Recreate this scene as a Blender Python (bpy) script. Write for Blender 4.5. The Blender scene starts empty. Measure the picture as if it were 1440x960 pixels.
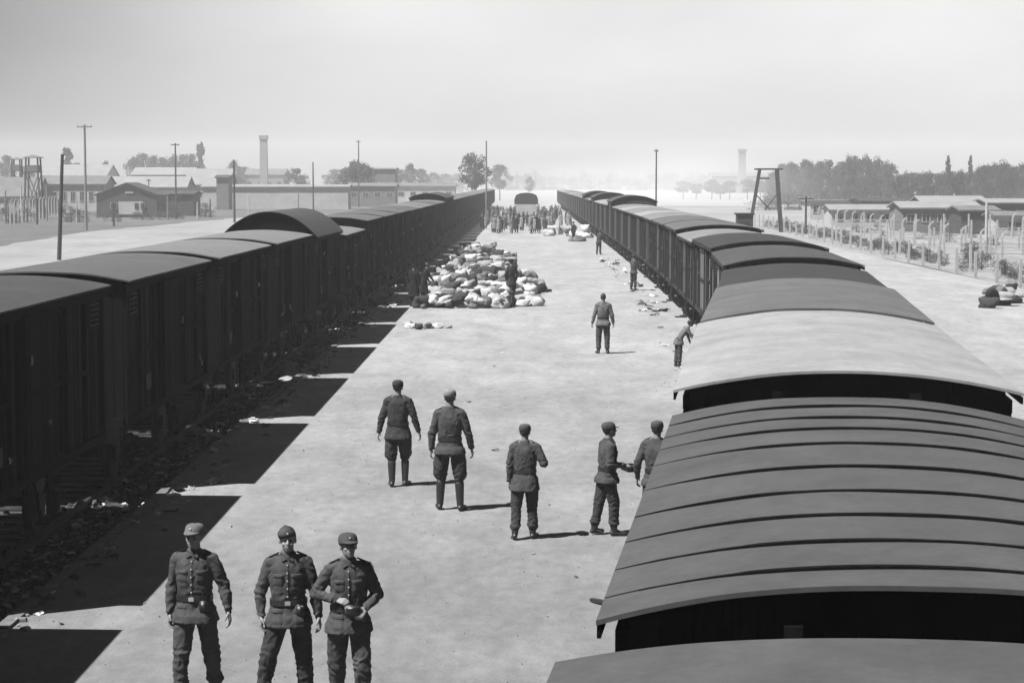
import bpy, bmesh, math, random
from mathutils import Vector, Matrix, noise
from mathutils.bvhtree import BVHTree
R = math.radians
random.seed(7)
V = Vector
scene = bpy.context.scene
C = scene.collection
F = 2823.0; CX, CY = 720, 480; VX, VY = 742, 255; H = 5.1

# ------------------------------------------------------------------ camera
cam_d = bpy.data.cameras.new('camera'); cam = bpy.data.objects.new('camera', cam_d); C.objects.link(cam)
cam.location = (0, 0, H)
cam.rotation_euler = (R(90) - math.atan((CY-VY)/F), 0, math.atan((VX-CX)/F))
cam_d.sensor_width = 36; cam_d.lens = 36*F/1440
cam_d.clip_start = .1; cam_d.clip_end = 12000
scene.camera = cam
CM = cam.rotation_euler.to_matrix()

def at(px, py, h=0.0):
    d = CM @ V(((px-CX)/F, -(py-CY)/F, -1))
    t = (h-H)/d.z
    return V((0, 0, H)) + d*t
def xat(px, y):                       # world X of a picture column at a distance y
    return (px-VX)/F*y

# ------------------------------------------------------------------ materials
MATS = {}
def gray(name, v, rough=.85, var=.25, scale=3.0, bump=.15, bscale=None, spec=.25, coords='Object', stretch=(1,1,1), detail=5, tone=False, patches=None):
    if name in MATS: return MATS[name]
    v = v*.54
    m = bpy.data.materials.new(name); m.use_nodes = True; MATS[name] = m
    nt = m.node_tree; N = nt.nodes; L = nt.links
    b = N['Principled BSDF']; b.inputs['Roughness'].default_value = rough
    b.inputs['Specular IOR Level'].default_value = spec
    tc = N.new('ShaderNodeTexCoord'); mp = N.new('ShaderNodeMapping'); mp.inputs['Scale'].default_value = stretch
    if coords == 'World':
        g = N.new('ShaderNodeNewGeometry'); L.new(g.outputs['Position'], mp.inputs['Vector'])
    else: L.new(tc.outputs[coords], mp.inputs['Vector'])
    n = N.new('ShaderNodeTexNoise'); n.inputs['Scale'].default_value = scale; n.inputs['Detail'].default_value = detail
    n.inputs['Roughness'].default_value = .62
    L.new(mp.outputs[0], n.inputs['Vector'])
    r = N.new('ShaderNodeValToRGB')
    a = v*(1-var); c = min(1, v*(1+var))
    r.color_ramp.elements[0].position = .3; r.color_ramp.elements[0].color = (a, a, a, 1)
    r.color_ramp.elements[1].position = .7; r.color_ramp.elements[1].color = (c, c, c, 1)
    L.new(n.outputs['Fac'], r.inputs['Fac'])
    out = r.outputs['Color']
    if patches:                       # larger worn patches
        for (ps, amt, st) in patches:
            mp2 = N.new('ShaderNodeMapping'); mp2.inputs['Scale'].default_value = st
            L.new(mp.inputs['Vector'].links[0].from_socket, mp2.inputs['Vector'])
            n2 = N.new('ShaderNodeTexNoise'); n2.inputs['Scale'].default_value = ps; n2.inputs['Detail'].default_value = 6
            n2.inputs['Roughness'].default_value = .65
            L.new(mp2.outputs[0], n2.inputs['Vector'])
            mr = N.new('ShaderNodeMapRange'); mr.inputs[1].default_value = .32; mr.inputs[2].default_value = .68
            mr.inputs[3].default_value = 1-amt; mr.inputs[4].default_value = 1+amt
            L.new(n2.outputs['Fac'], mr.inputs[0])
            mx = N.new('ShaderNodeMix'); mx.data_type = 'RGBA'; mx.blend_type = 'MULTIPLY'; mx.inputs[0].default_value = 1
            L.new(out, mx.inputs[6]); L.new(mr.outputs[0], mx.inputs[7]); out = mx.outputs[2]
    if tone:
        at_ = N.new('ShaderNodeAttribute'); at_.attribute_name = 'tone'
        mx = N.new('ShaderNodeMix'); mx.data_type = 'RGBA'; mx.blend_type = 'MULTIPLY'; mx.inputs[0].default_value = 1
        L.new(out, mx.inputs[6]); L.new(at_.outputs['Fac'], mx.inputs[7]); out = mx.outputs[2]
    L.new(out, b.inputs['Base Color'])
    if bump:
        n3 = N.new('ShaderNodeTexNoise'); n3.inputs['Scale'].default_value = bscale or scale*6; n3.inputs['Detail'].default_value = 4
        L.new(mp.outputs[0], n3.inputs['Vector'])
        bp = N.new('ShaderNodeBump'); bp.inputs['Strength'].default_value = bump; bp.inputs['Distance'].default_value = .02
        L.new(n3.outputs['Fac'], bp.inputs['Height']); L.new(bp.outputs[0], b.inputs['Normal'])
    return m

# ------------------------------------------------------------------ object helpers
def obj(name, me, mat=None, parent=None, smooth=False, loc=None):
    if isinstance(me, bmesh.types.BMesh):
        bm = me; me = bpy.data.meshes.new(name); bm.to_mesh(me); bm.free()
    me.name = name
    o = bpy.data.objects.new(name, me); C.objects.link(o)
    if mat: 
        me.materials.clear(); me.materials.append(mat)
    if parent: o.parent = parent; KIDS.setdefault(parent.name, []).append(o)
    if smooth: me.shade_smooth()
    if loc is not None: o.location = loc
    return o
def tag(o, label=None, cat=None, group=None, kind=None):
    if label: o['label'] = label
    if cat: o['category'] = cat
    if group: o['group'] = group
    if kind: o['kind'] = kind
    return o
def empty(name, loc=(0,0,0), rz=0, **k):
    o = bpy.data.objects.new(name, None); C.objects.link(o); o.location = loc; o.rotation_euler = (0,0,rz)
    o.empty_display_size = .2
    return tag(o, **k)
def copy_tree(o, parent=None):
    c = o.copy(); C.objects.link(c)
    if parent: c.parent = parent
    for ch in KIDS.get(o.name, ()): copy_tree(ch, c)
    return c
KIDS = {}
def bx(bm, c, s, rot=None, tone=None, taper=None):
    """box centre c, full size s, optional rotation matrix"""
    if tone is not None: la = bm.faces.layers.float.get('tone') or bm.faces.layers.float.new('tone')
    vs = []
    for x in (-.5,.5):
        for y in (-.5,.5):
            for z in (-.5,.5):
                k = taper if (taper and z > 0) else 1
                p = V((x*s[0]*k, y*s[1]*k, z*s[2]))
                if rot is not None: p = rot @ p
                vs.append(bm.verts.new(p + V(c)))
    idx = [(0,1,3,2),(4,6,7,5),(0,4,5,1),(2,3,7,6),(0,2,6,4),(1,5,7,3)]
    fs = [bm.faces.new([vs[i] for i in f]) for f in idx]
    if tone is not None:
        for f in fs: f[la] = tone
    return fs
def bar(bm, a, b, w, h=None, n=4, r1=None):
    """prism from a to b; n sides"""
    a = V(a); b = V(b); d = (b-a); L = d.length
    if L < 1e-6: return
    z = d/L; up = V((0,0,1)) if abs(z.z) < .95 else V((0,1,0))
    x = z.cross(up).normalized(); y = x.cross(z)
    h = h or w; k = (r1/w) if r1 is not None else 1
    rings = []
    for p, kk in ((a, 1), (b, k)):
        rr = []
        for i in range(n):
            t = 2*math.pi*(i+.5)/n
            q = 1/math.cos(math.pi/n) if n == 4 else 1
            rr.append(bm.verts.new(p + x*math.cos(t)*w*.5*kk*q + y*math.sin(t)*h*.5*kk*q))
        rings.append(rr)
    for i in range(n):
        j = (i+1) % n
        bm.faces.new([rings[0][i], rings[0][j], rings[1][j], rings[1][i]])
    bm.faces.new(rings[0][::-1]); bm.faces.new(rings[1])
def loft(bm, rings, n=16, power=2.0, cap=True):
    """rings: (centre, rx, ry[, M])"""
    rs = []
    for rg in rings:
        c, rx, ry = V(rg[0]), rg[1], rg[2]; M = rg[3] if len(rg) > 3 else None
        rr = []
        for i in range(n):
            t = 2*math.pi*i/n; ct, st = math.cos(t), math.sin(t)
            e = 2/power
            p = V((rx*math.copysign(abs(ct)**e, ct), ry*math.copysign(abs(st)**e, st), 0))
            if M is not None: p = M @ p
            rr.append(bm.verts.new(c+p))
        rs.append(rr)
    for a, b in zip(rs, rs[1:]):
        for i in range(n):
            j = (i+1) % n; bm.faces.new([a[i], a[j], b[j], b[i]])
    if cap: bm.faces.new(rs[0][::-1]); bm.faces.new(rs[-1])
def limb(bm, a, b, r0, r1, n=14, steps=3, sq=1.0):
    """rounded cone"""
    a = V(a); b = V(b); d = b-a; L = d.length
    M = d.to_track_quat('Z', 'Y').to_matrix()
    rings = []
    u = M @ V((0,0,1))
    for k in range(steps+1):
        t = math.pi/2*(1-k/steps)
        if k == 0: t = math.pi/2*.97
        rings.append((a - u*r0*math.sin(t), r0*math.cos(t), r0*math.cos(t)*sq, M))
    for k in range(steps+1):
        t = math.pi/2*(k/steps)
        if k == steps: t *= .97
        rings.append((b + u*r1*math.sin(t), r1*math.cos(t), r1*math.cos(t)*sq, M))
    loft(bm, rings, n)
def ell(bm, c, r, rot=None, n=12):
    M = rot or Matrix.Identity(3)
    rings = []
    for k in range(n+1):
        t = math.pi*(k/n); t = min(max(t, .06), math.pi-.06)
        rings.append((V(c) + M @ V((0,0,-r[2]*math.cos(t))), r[0]*math.sin(t), r[1]*math.sin(t), M))
    loft(bm, rings, n+4)
def remesh(bm, voxel, smooth=2):
    me = bpy.data.meshes.new('tmp'); bm.to_mesh(me); bm.free()
    o = bpy.data.objects.new('tmp', me); C.objects.link(o)
    m = o.modifiers.new('r', 'REMESH'); m.mode = 'VOXEL'; m.voxel_size = voxel
    if smooth:
        s = o.modifiers.new('s', 'SMOOTH'); s.factor = .5; s.iterations = smooth
    bpy.context.view_layer.update()
    dg = bpy.context.evaluated_depsgraph_get()
    out = bpy.data.meshes.new_from_object(o.evaluated_get(dg))
    bpy.data.objects.remove(o); bpy.data.meshes.remove(me)
    out.shade_smooth()
    return out

# ------------------------------------------------------------------ people
skin = gray('skin', .32, .6, .08, 30, .05, spec=.35)
skin_dark = gray('tanned_skin', .27, .6, .08, 30, .05)
hairm = gray('dark_hair', .035, .6, .3, 60, .3, spec=.4)
leather = gray('black_leather', .03, .42, .3, 20, .15, spec=.5)
metal_l = gray('buckle_metal', .55, .35, .1, 20, .05, spec=.6)
eyem = gray('eye_dark', .05, .3, .1, 10, 0)
def cloth(name, v): return gray(name, v, .95, .16, 9, .35, bscale=220, spec=.1, patches=[(2.2, .12, (1,1,1))])
TUN = {'mid': cloth('field_grey_wool', .098), 'pale': cloth('pale_wool', .2), 'dark': cloth('dark_wool', .068), 'black': cloth('black_wool', .022),
       'light': cloth('light_cloth', .3)}

def fold(me, seeds, joints, amp=.005, jamp=.007):
    me.calc_loop_triangles()
    nr = [v.normal.copy() for v in me.vertices]
    sd = V((seeds*3.1, seeds*1.7, 0))
    for v, n in zip(me.vertices, nr):
        p = v.co
        a = noise.noise(V((p.x*9, p.y*9, p.z*5)) + sd)
        b = 1-abs(noise.noise(V((p.x*16+p.z*6, p.y*16, p.z*13)) + sd))*2
        d = amp*(a*1.3 + b*.7)
        for (j, rad) in joints:
            q = (p-j).length/rad
            if q < 1.6:
                w = math.exp(-q*q*1.6)
                d += jamp*w*(1-2*abs(math.sin(p.z*34 + 3.5*noise.noise(p*9+sd) + p.x*26*(1 if p.x*seeds % 2 < 1 else -1))))*.8
        v.co = p + n*d
def patch(bvh, cx, cz, w, h, face, off, nx=6, nz=6, tilt=0.0, ax=None):
    """slab of cloth or leather laid on a surface; face = +1 front, -1 back"""
    bm = bmesh.new(); g = []; ok = True
    for j in range(nz+1):
        row = []
        for i in range(nx+1):
            u = (i/nx-.5)*w; vv = (j/nz-.5)*h
            x = cx + u*math.cos(tilt) - vv*math.sin(tilt); z = cz + u*math.sin(tilt) + vv*math.cos(tilt)
            hit = bvh.ray_cast(V((x, face*.6, z)), V((0, -face, 0)))
            if hit[0] is None: bm.free(); return None
            edge = i in (0, nx) or j in (0, nz)
            row.append(bm.verts.new(hit[0] + V((0, face*(off if not edge else -.004), 0))))
        g.append(row)
    for j in range(nz):
        for i in range(nx):
            bm.faces.new([g[j][i], g[j][i+1], g[j+1][i+1], g[j+1][i]])
    return bm

def hand_bits(bm, wrist, fdir, palm_n, side, curl=.5, thick=1.0):
    """palm, four unequal fingers with two bends, thumb from the side"""
    a = fdir.normalized(); n = (palm_n - a*palm_n.dot(a)).normalized(); w = a.cross(n).normalized()
    f = side   # thumb side sign along w
    base = wrist + a*.01
    for k in (-1, -.33, .33, 1):
        limb(bm, base + w*k*.016, base + a*.078 + w*k*.029, .0155*thick, .0135*thick, 8, 2)
    lens = [.068, .08, .074, .058]
    for i, k in enumerate((1, .33, -.33, -1)):
        L = lens[i]; p = base + a*.08 + w*f*k*.029
        c = curl*(1+.12*i)
        d1 = (a*math.cos(c*.6) + n*math.sin(c*.6)); d2 = (a*math.cos(c*1.5) + n*math.sin(c*1.5)); d3 = (a*math.cos(c*2.2) + n*math.sin(c*2.2))
        q = p + d1*L*.45; r = q + d2*L*.33; s = r + d3*L*.26
        limb(bm, p, q, .0102*thick, .0095*thick, 8, 2); limb(bm, q, r, .0095*thick, .0088*thick, 8, 2); limb(bm, r, s, .0088*thick, .0075*thick, 8, 2)
    t0 = base + w*f*.022 + n*.006 + a*.012
    t1 = t0 + (w*f*.75 + a*.6 + n*.35).normalized()*.042
    t2 = t1 + (w*f*.25 + a*.85 + n*.45).normalized()*.034
    limb(bm, t0, t1, .0145*thick, .0115*thick, 8, 2); limb(bm, t1, t2, .0115*thick, .009*thick, 8, 2)

def person(label, loc, rz, height=1.78, tunic='mid', trousers='mid', cap='visor', cap_tone=None, cat='person', group=None,
           arms=None, legs=None, flare=0.0, hem=.82, head=(0,0), detail=2, belt=True, coat=False, boots=True, lean=0.0, seed=1, hold=None, scarf=False, skinm=None, name='person'):
    """faces local +Y.  arms/legs: (right, left) pairs of direction vectors, x outward"""
    root = empty(name, loc, rz, label=label, cat=cat, group=group)
    S = height/1.78
    fine = detail >= 2
    vox = {3: .0065, 2: .0085, 1: .018, 0: .03}[detail]
    arms = arms or [((.2,0,-1), (.12,.15,-1)), ((.2,0,-1), (.12,.15,-1))]
    legs = legs or [((.05,.05,-1), (.02,-.03,-1)), ((.05,-.05,-1), (.02,-.1,-1))]
    # joints
    pel = V((0,0,.95))
    J = {}
    low = 9
    for i, sg in enumerate((1, -1)):
        hp = V((sg*.095, 0, .92))
        th = V(legs[i][0]).normalized(); sh = V(legs[i][1]).normalized()
        th = V((th.x*sg, th.y, th.z)); sh = V((sh.x*sg, sh.y, sh.z))
        kn = hp + th*.42; an = kn + sh*.41
        J[i] = [hp, kn, an]; low = min(low, an.z)
    dz = .088-low
    up = V((0, 0, dz))
    for i in (0, 1): J[i] = [p+up for p in J[i]]
    LM = Matrix.Rotation(-lean, 3, 'X')
    base = V((0,0,.95)) + up
    def T(p): return base + LM @ (V(p) - V((0,0,.95)))
    A = {}
    for i, sg in enumerate((1, -1)):
        so = T((sg*.17, -.005, 1.42))
        ud = V(arms[i][0]).normalized(); fd = V(arms[i][1]).normalized()
        ud = V((ud.x*sg, ud.y, ud.z)); fd = V((fd.x*sg, fd.y, fd.z))
        el = so + ud*.285; wr = el + fd*.25
        A[i] = [so, el, wr, fd]
    hc = T((0, .018, 1.645))
    HM = Matrix.Rotation(head[0], 3, 'Z') @ Matrix.Rotation(-head[1], 3, 'X')
    def HT(x, y, z): return hc + HM @ V((x, y, z))
    seg = 14 if fine else 8
    # ---- body
    bm = bmesh.new()
    loft(bm, [(T((0,0,z)), rx, ry) for z, rx, ry in ((.86,.12,.09),(.95,.145,.1),(1.1,.125,.085),(1.28,.15,.1),(1.42,.15,.085),(1.48,.06,.055))], seg)
    limb(bm, T((0,-.012,1.44)), HT(0,-.012,-.04), .06, .055, seg)
    ell(bm, HT(0,-.008,.03), (.074,.094,.098), HM)
    ell(bm, HT(0,.03,-.04), (.056,.062,.072), HM)
    if detail >= 1:
        ell(bm, HT(0,.062,-.085), (.026,.022,.024), HM, 8)
        limb(bm, HT(0,.086,.012), HT(0,.108,-.024), .009, .0145, 8, 2)
        for sg in (1,-1):
            ell(bm, HT(sg*.076,-.005,-.004), (.009,.02,.032), HM, 8)
            ell(bm, HT(sg*.03,.074,.028), (.024,.014,.009), HM, 8)
            ell(bm, HT(sg*.036,.066,-.03), (.02,.018,.018), HM, 8)
        ell(bm, HT(0,.088,-.055), (.023,.009,.006), HM, 8); ell(bm, HT(0,.086,-.067), (.02,.009,.007), HM, 8)
    for i, sg in enumerate((1,-1)):
        so, el, wr, fd = A[i]; hp, kn, an = J[i]
        limb(bm, so, el, .046, .036, seg); limb(bm, el, wr, .038, .0265, seg)
        limb(bm, T((sg*.06,0,1.42)), so, .055, .05, seg)
        limb(bm, hp, kn, .075, .052, seg); limb(bm, kn, an, .05, .036, seg)
        limb(bm, an, an+V((0,.13,-.05)), .036, .028, seg)
        if detail >= 1:
            inner = V((-sg, .1, 0)) if abs(fd.z) > .6 else V((-sg*.5, -.2, -.8))
            thn = V((0,1,0)) if abs(fd.z) > .6 else V((0,.2,1))
            a_ = fd; n_ = (inner - a_*inner.dot(a_)).normalized(); w_ = a_.cross(n_)
            side = 1 if w_.dot(thn) > 0 else -1
            hand_bits(bm, wr, fd, inner, side, curl=.75 if hold else .5, thick=1.05 if detail > 1 else 1.3)
        else:
            limb(bm, wr, wr+fd*.13, .034, .025, 6)
    me = remesh(bm, vox, 1)
    if detail >= 2:
        for v in me.vertices:
            q = HM.transposed() @ (v.co - hc)
            if q.y > .04 and abs(q.z) < .11:
                d = 0
                for sg in (1,-1):
                    e = (q.x-sg*.031)**2/.016**2 + (q.z-.006)**2/.011**2
                    d += .008*math.exp(-e)
                d += .005*math.exp(-((q.x)/.024)**2 - ((q.z+.061)/.004)**2)
                v.co -= (HM @ V((0,1,0)))*d
    body = obj('body', me, skinm or skin, root, True)
    if detail >= 2:
        for sg in (1,-1):
            b = bmesh.new(); ell(b, HT(sg*.031,.076,.006), (.013,.009,.007), HM, 8); obj('eye', b, eyem, root, True)
    # ---- hair
    b = bmesh.new(); ell(b, HT(0,-.014,.034), (.081,.1,.103), HM, 14)
    for v in list(b.verts):
        q = HM.transposed() @ (v.co - hc)
        if q.z < -.05 or (q.y > .045 and q.z < .07) or (q.y > -.01 and q.z < -.0): b.verts.remove(v)
    if scarf:
        b.free(); b = bmesh.new(); ell(b, HT(0,-.02,.02), (.1,.115,.125), HM, 10); ell(b, HT(0,-.01,-.09), (.08,.07,.06), HM, 8)
        for v in list(b.verts):
            q = HM.transposed() @ (v.co - hc)
            if q.y > .06: b.verts.remove(v)
        obj('head_scarf', b, TUN['light' if seed % 2 else 'dark'], root, True)
    else: obj('hair', b, hairm, root, True)
    # ---- cap
    ct = TUN[cap_tone or tunic]
    if cap in ('visor', 'peaked', 'side'):
        b = bmesh.new()
        tilt = Matrix.Rotation(R(-6), 3, 'X')
        if cap == 'visor':
            rg = [(0,-.006,.02,.09,.109),(0,-.006,.045,.094,.113),(0,-.01,.075,.093,.112),(0,-.01,.1,.087,.104),(0,-.006,.12,.072,.088),(0,0,.13,.045,.06),(0,0,.132,.015,.02)]
        elif cap == 'peaked':
            rg = [(0,-.006,.04,.087,.106),(0,-.006,.075,.09,.108),(0,0,.1,.12,.135),(0,0,.115,.128,.143),(0,-.006,.13,.11,.125),(0,-.006,.128,.04,.05)]
        else:
            rg = [(0,-.006,.045,.086,.105),(.004,-.006,.085,.084,.108),(.006,-.006,.115,.05,.1),(.006,-.006,.132,.018,.085),(.006,-.006,.13,.006,.05)]
        HR = HM @ tilt
        rg2 = []
        extra = Matrix.Rotation(R(9 if cap == 'side' else 0), 3, 'Y')
        for (x, y, z, rx, ry) in rg: rg2.append((hc + HM @ extra @ V((x,y,z)), rx, ry, HR @ extra))
        loft(b, rg2, 20 if fine else 10)
        cap_o = obj('cap', b, ct, root, True)
        if cap in ('visor', 'peaked'):
            b = bmesh.new(); rows = []
            nseg = 10 if fine else 6
            for k in range(nseg+1):
                t = R(28 + 124*k/nseg)
                r0 = (.086*math.cos(t), .1*math.sin(t)); ex = .06*math.sin(math.pi*(k/nseg))**.6
                rr = (.088*math.cos(t)*1.02, .104*math.sin(t)+ex)
                p0 = HT(r0[0], r0[1]-.004, .046); p1 = HT(rr[0], rr[1], .046 - ex*.42)
                rows.append([b.verts.new(p0+V((0,0,.002))), b.verts.new(p1+V((0,0,.002))), b.verts.new(p1-V((0,0,.004))), b.verts.new(p0-V((0,0,.006)))])
            for r0, r1 in zip(rows, rows[1:]):
                for q in range(4): b.faces.new([r0[q], r0[(q+1)%4], r1[(q+1)%4], r1[q]])
            b.faces.new(rows[0]); b.faces.new(rows[-1][::-1])
            bmesh.ops.recalc_face_normals(b, faces=b.faces)
            obj('visor', b, ct if cap == 'visor' else leather, cap_o)
        if fine:
            b = bmesh.new(); ell(b, HT(0, .104, .075), (.011,.004,.011), HM, 8); obj('cap_badge', b, metal_l, cap_o, True)
    # ---- tunic
    bm = bmesh.new()
    hz = .42 if coat else hem
    fl = .0 if not coat else .05
    prof = [(hz,.232+fl,.185+fl*.7),(hz+.07,.218+fl*.8,.17+fl*.5),(.95,.19,.14),(1.01,.172,.125),(1.055,.157,.113),(1.11,.168,.122),(1.2,.176,.128),(1.3,.182,.13),(1.38,.176,.12),(1.43,.15,.102),(1.465,.118,.085),(1.495,.078,.075),(1.53,.068,.068)]
    prof = [p for p in prof if p[0] >= hz]
    loft(bm, [(T((0, .004, z)) if z > .9 else V((0,.004,z))+up, rx*(.93 if not belt and z < 1.2 and z > .98 else 1)*(1.07 if (not belt and .98 < z < 1.2) else 1), ry) for z, rx, ry in prof], 20 if fine else 12, 2.3)
    for i, sg in enumerate((1,-1)):
        so, el, wr, fd = A[i]
        limb(bm, T((sg*.09,-.003,1.425)), so, .075, .07, seg)
        limb(bm, so, el, .071, .057, seg); limb(bm, el, wr-fd*.012, .058, .042, seg)
    me = remesh(bm, vox*1.35, 3)
    if detail >= 1: fold(me, seed, [(A[0][1], .13), (A[1][1], .13), (T((0,0,1.06)), .17), (A[0][2], .08), (A[1][2], .08), (A[0][0], .1), (A[1][0], .1)], .0095 if fine else .008, .012)
    tun = obj('long_coat' if coat else 'tunic', me, TUN[tunic], root, True)
    if detail >= 1:
        bvh = BVHTree.FromObject(tun, bpy.context.evaluated_depsgraph_get()) if False else BVHTree.FromPolygons([v.co.copy() for v in me.vertices], [p.vertices[:] for p in me.polygons])
    # ---- belt
    if belt and detail >= 1:
        b = bmesh.new()
        n = 40 if fine else 16; rr = []
        zb = T((0,0,1.055)).z; 
        for k in range(n):
            t = 2*math.pi*k/n; d = V((math.cos(t), math.sin(t), 0)); row = []
            for dzz in (-.027, .027):
                o_ = V((0,.004,zb+dzz)); 
                h_ = bvh.ray_cast(o_, d)
                rad = (h_[0]-o_).length if h_[0] else .15
                lim = .185 if abs(d.x) > .7 else .15
                rad = min(rad, lim)
                row.append((rad))
            rad = max(row)
            rr.append((d, rad))
        sm = [(rr[k][1]+rr[(k+1)%n][1]+rr[k-1][1])/3 for k in range(n)]
        vs = []
        for k in range(n):
            d = rr[k][0]; c = V((0,.004,zb))
            vs.append([b.verts.new(c+d*(sm[k]-.004)+V((0,0,-.027))), b.verts.new(c+d*(sm[k]+.013)+V((0,0,-.027))), b.verts.new(c+d*(sm[k]+.013)+V((0,0,.027))), b.verts.new(c+d*(sm[k]-.004)+V((0,0,.027)))])
        for k in range(n):
            a_, b_ = vs[k], vs[(k+1)%n]
            for q in range(4): b.faces.new([a_[q], b_[q], b_[(q+1)%4], a_[(q+1)%4]])
        belt_o = obj('belt', b, leather, root)
        if fine:
            b = bmesh.new(); yb = sm[n//4]+.019
            bx(b, (0, yb+.002, zb), (.058,.008,.044)); bmesh.ops.bevel(b, geom=b.edges[:], offset=.004, segments=2, affect='EDGES')
            obj('buckle', b, metal_l, belt_o)
            b = bmesh.new(); bx(b, (-.115, sm[int(n*.37)]*.72+.03, zb-.075), (.085,.05,.12)); bmesh.ops.bevel(b, geom=b.edges[:], offset=.014, segments=2, affect='EDGES')
            obj('holster', b, leather, root, True)
    if fine and not coat:
        lz = dz
        for sg in (1,-1):
            for (cx, cz, w_, h_, nm) in ((.088, 1.275, .11, .125, 'breast_pocket'), (.108, .925, .125, .15, 'hip_pocket')):
                b = patch(bvh, sg*cx, cz+lz, w_, h_, 1, .007)
                if b: 
                    p_ = obj(nm, b, TUN[tunic], root, True)
                    b = patch(bvh, sg*cx, cz+lz+h_*.36, w_*1.06, h_*.3, 1, .014)
                    if b: obj('pocket_flap', b, TUN[tunic], p_, True)
        b = patch(bvh, .0, 1.27+lz, .032, .36, 1, .006, 3, 12)
        if b:
            pl = obj('placket', b, TUN[tunic], root, True)
            for q in range(5):
                hcz = 1.12+q*.075+lz; hit = bvh.ray_cast(V((0,.6,hcz)), V((0,-1,0)))
                if hit[0]:
                    b = bmesh.new(); ell(b, hit[0]+V((0,.009,0)), (.009,.004,.009), None, 6); obj('button', b, metal_l, pl, True)
        for sg in (1,-1):       # shoulder boards and collar wings
            b = bmesh.new(); so = A[0 if sg > 0 else 1][0]
            hit = bvh.ray_cast(T((sg*.135,0,1.7)), V((0,0,-1)))
            if hit[0]:
                ang = Matrix.Rotation(sg*R(24), 3, 'Y')
                bx(b, hit[0]+V((0,0,.006)), (.115,.045,.012), ang); bmesh.ops.bevel(b, geom=b.edges[:], offset=.004, segments=1, affect='EDGES')
                obj('shoulder_board', b, TUN['black'], root)
            b = bmesh.new()
            pts = [T((sg*.006,.098,1.475)), T((sg*.062,.048,1.525)), T((sg*.078,.03,1.497)), T((sg*.052,.108,1.45))]
            f1 = [b.verts.new(p) for p in pts]; f2 = [b.verts.new(p+V((0,.008,.006))) for p in pts]
            b.faces.new(f1[::-1]); b.faces.new(f2)
            for q in range(4): b.faces.new([f1[q], f1[(q+1)%4], f2[(q+1)%4], f2[q]])
            bmesh.ops.recalc_face_normals(b, faces=b.faces)
            obj('collar', b, TUN['dark'], root)
    # ---- trousers
    bm = bmesh.new()
    loft(bm, [(V((0,0,z))+up, rx, ry) for z, rx, ry in ((.8,.15,.1),(.88,.168,.12),(.98,.15,.105),(1.04,.12,.08))], seg)
    for i, sg in enumerate((1,-1)):
        hp, kn, an = J[i]
        limb(bm, hp, kn, .108, .084, seg)
        if flare: 
            mid = hp.lerp(kn, .6) + V((sg*.022*flare, -.005, 0)); ell(bm, mid, (.1,.11,.18), None, 12); limb(bm, hp.lerp(kn,.3)+V((sg*.015,0,0)), kn+V((sg*.015*flare,0,.04)), .105, .098, seg)
        if boots and flare: limb(bm, kn, kn.lerp(an, .3), .068, .055, seg)
        else:
            limb(bm, kn, kn.lerp(an, .78), .082, .068, seg)
            ell(bm, kn.lerp(an, .72), (.082,.085,.05))
    me = remesh(bm, vox*1.35, 3)
    if detail >= 1: fold(me, seed+5, [(J[0][1], .14), (J[1][1], .14), (J[0][1].lerp(J[0][2],.6), .13), (J[1][1].lerp(J[1][2],.6), .13), (J[0][0], .12), (J[1][0], .12)], .011, .014)
    obj('trousers', me, TUN[trousers], root, True)
    # ---- boots
    for i, sg in enumerate((1,-1)):
        hp, kn, an = J[i]
        b = bmesh.new()
        top = kn.lerp(an, .25 if flare else .66)
        limb(b, top, an, .07 if flare else .06, .052, seg)
        toe = V((sg*.35, 1, 0)).normalized()
        sh = (an-kn).normalized(); pitch = max(-.2, min(.7, -sh.y*1.1-.05)) if an.z > .1 else 0
        toe = V((toe.x, toe.y, -pitch)).normalized()
        heel = an + V((0,-.03,-.04)); 
        limb(b, heel, an + toe*.07 + V((0,0,-.045)), .042, .04, seg); limb(b, an + toe*.05 + V((0,0,-.04)), an + toe*.165 + V((0,0,-.052)), .043, .034, seg)
        me = remesh(b, max(vox*1.2, .009), 1)
        for v in me.vertices:
            if an.z < .12 and v.co.z < .004: v.co.z = .004
        bo = obj('boot', me, leather, root, True)
    # ---- held thing is built by the caller
    root.scale = (S, S, S)
    root['j'] = 0; del root['j']
    return root, A, J, T

UP = lambda *a: a
back = 0.0; front = math.pi
P = []
def put(px, py): 
    q = at(px, py); return (q.x, q.y, 0)
arm_hang = ((.22,-.03,-1), (.16,.2,-1))
# the three who face the camera
pA = person('soldier facing the camera in visored cap, gloved hands hanging, leftmost of three in front', (xat(268,19.4), 19.4, 0), front+R(-6), 1.79, 'mid', 'mid', 'visor', cap_tone='pale',
       arms=[((.24,-.02,-1), (.02,.18,-1)), ((.42,-.1,-1), (.22,.16,-1))], legs=[((.06,.24,-1), (.03,.0,-1)), ((.1,-.12,-1), (.04,-.34,-1))], head=(R(-8), R(-9)), detail=3, seed=2)[0]
pB = person('soldier facing the camera in tilted side cap, striding, middle of three in front', (xat(401,19.2), 19.2, 0), front+R(4), 1.79, 'mid', 'dark', 'side',
       arms=[((.36,-.1,-1), (-.02,.25,-1)), ((.3,-.04,-1), (.16,.12,-1))], legs=[((.24,.1,-1), (.16,-.06,-1)), ((.12,.0,-1), (.06,-.16,-1))], head=(R(2), R(-2)), detail=3, seed=4)[0]
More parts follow.
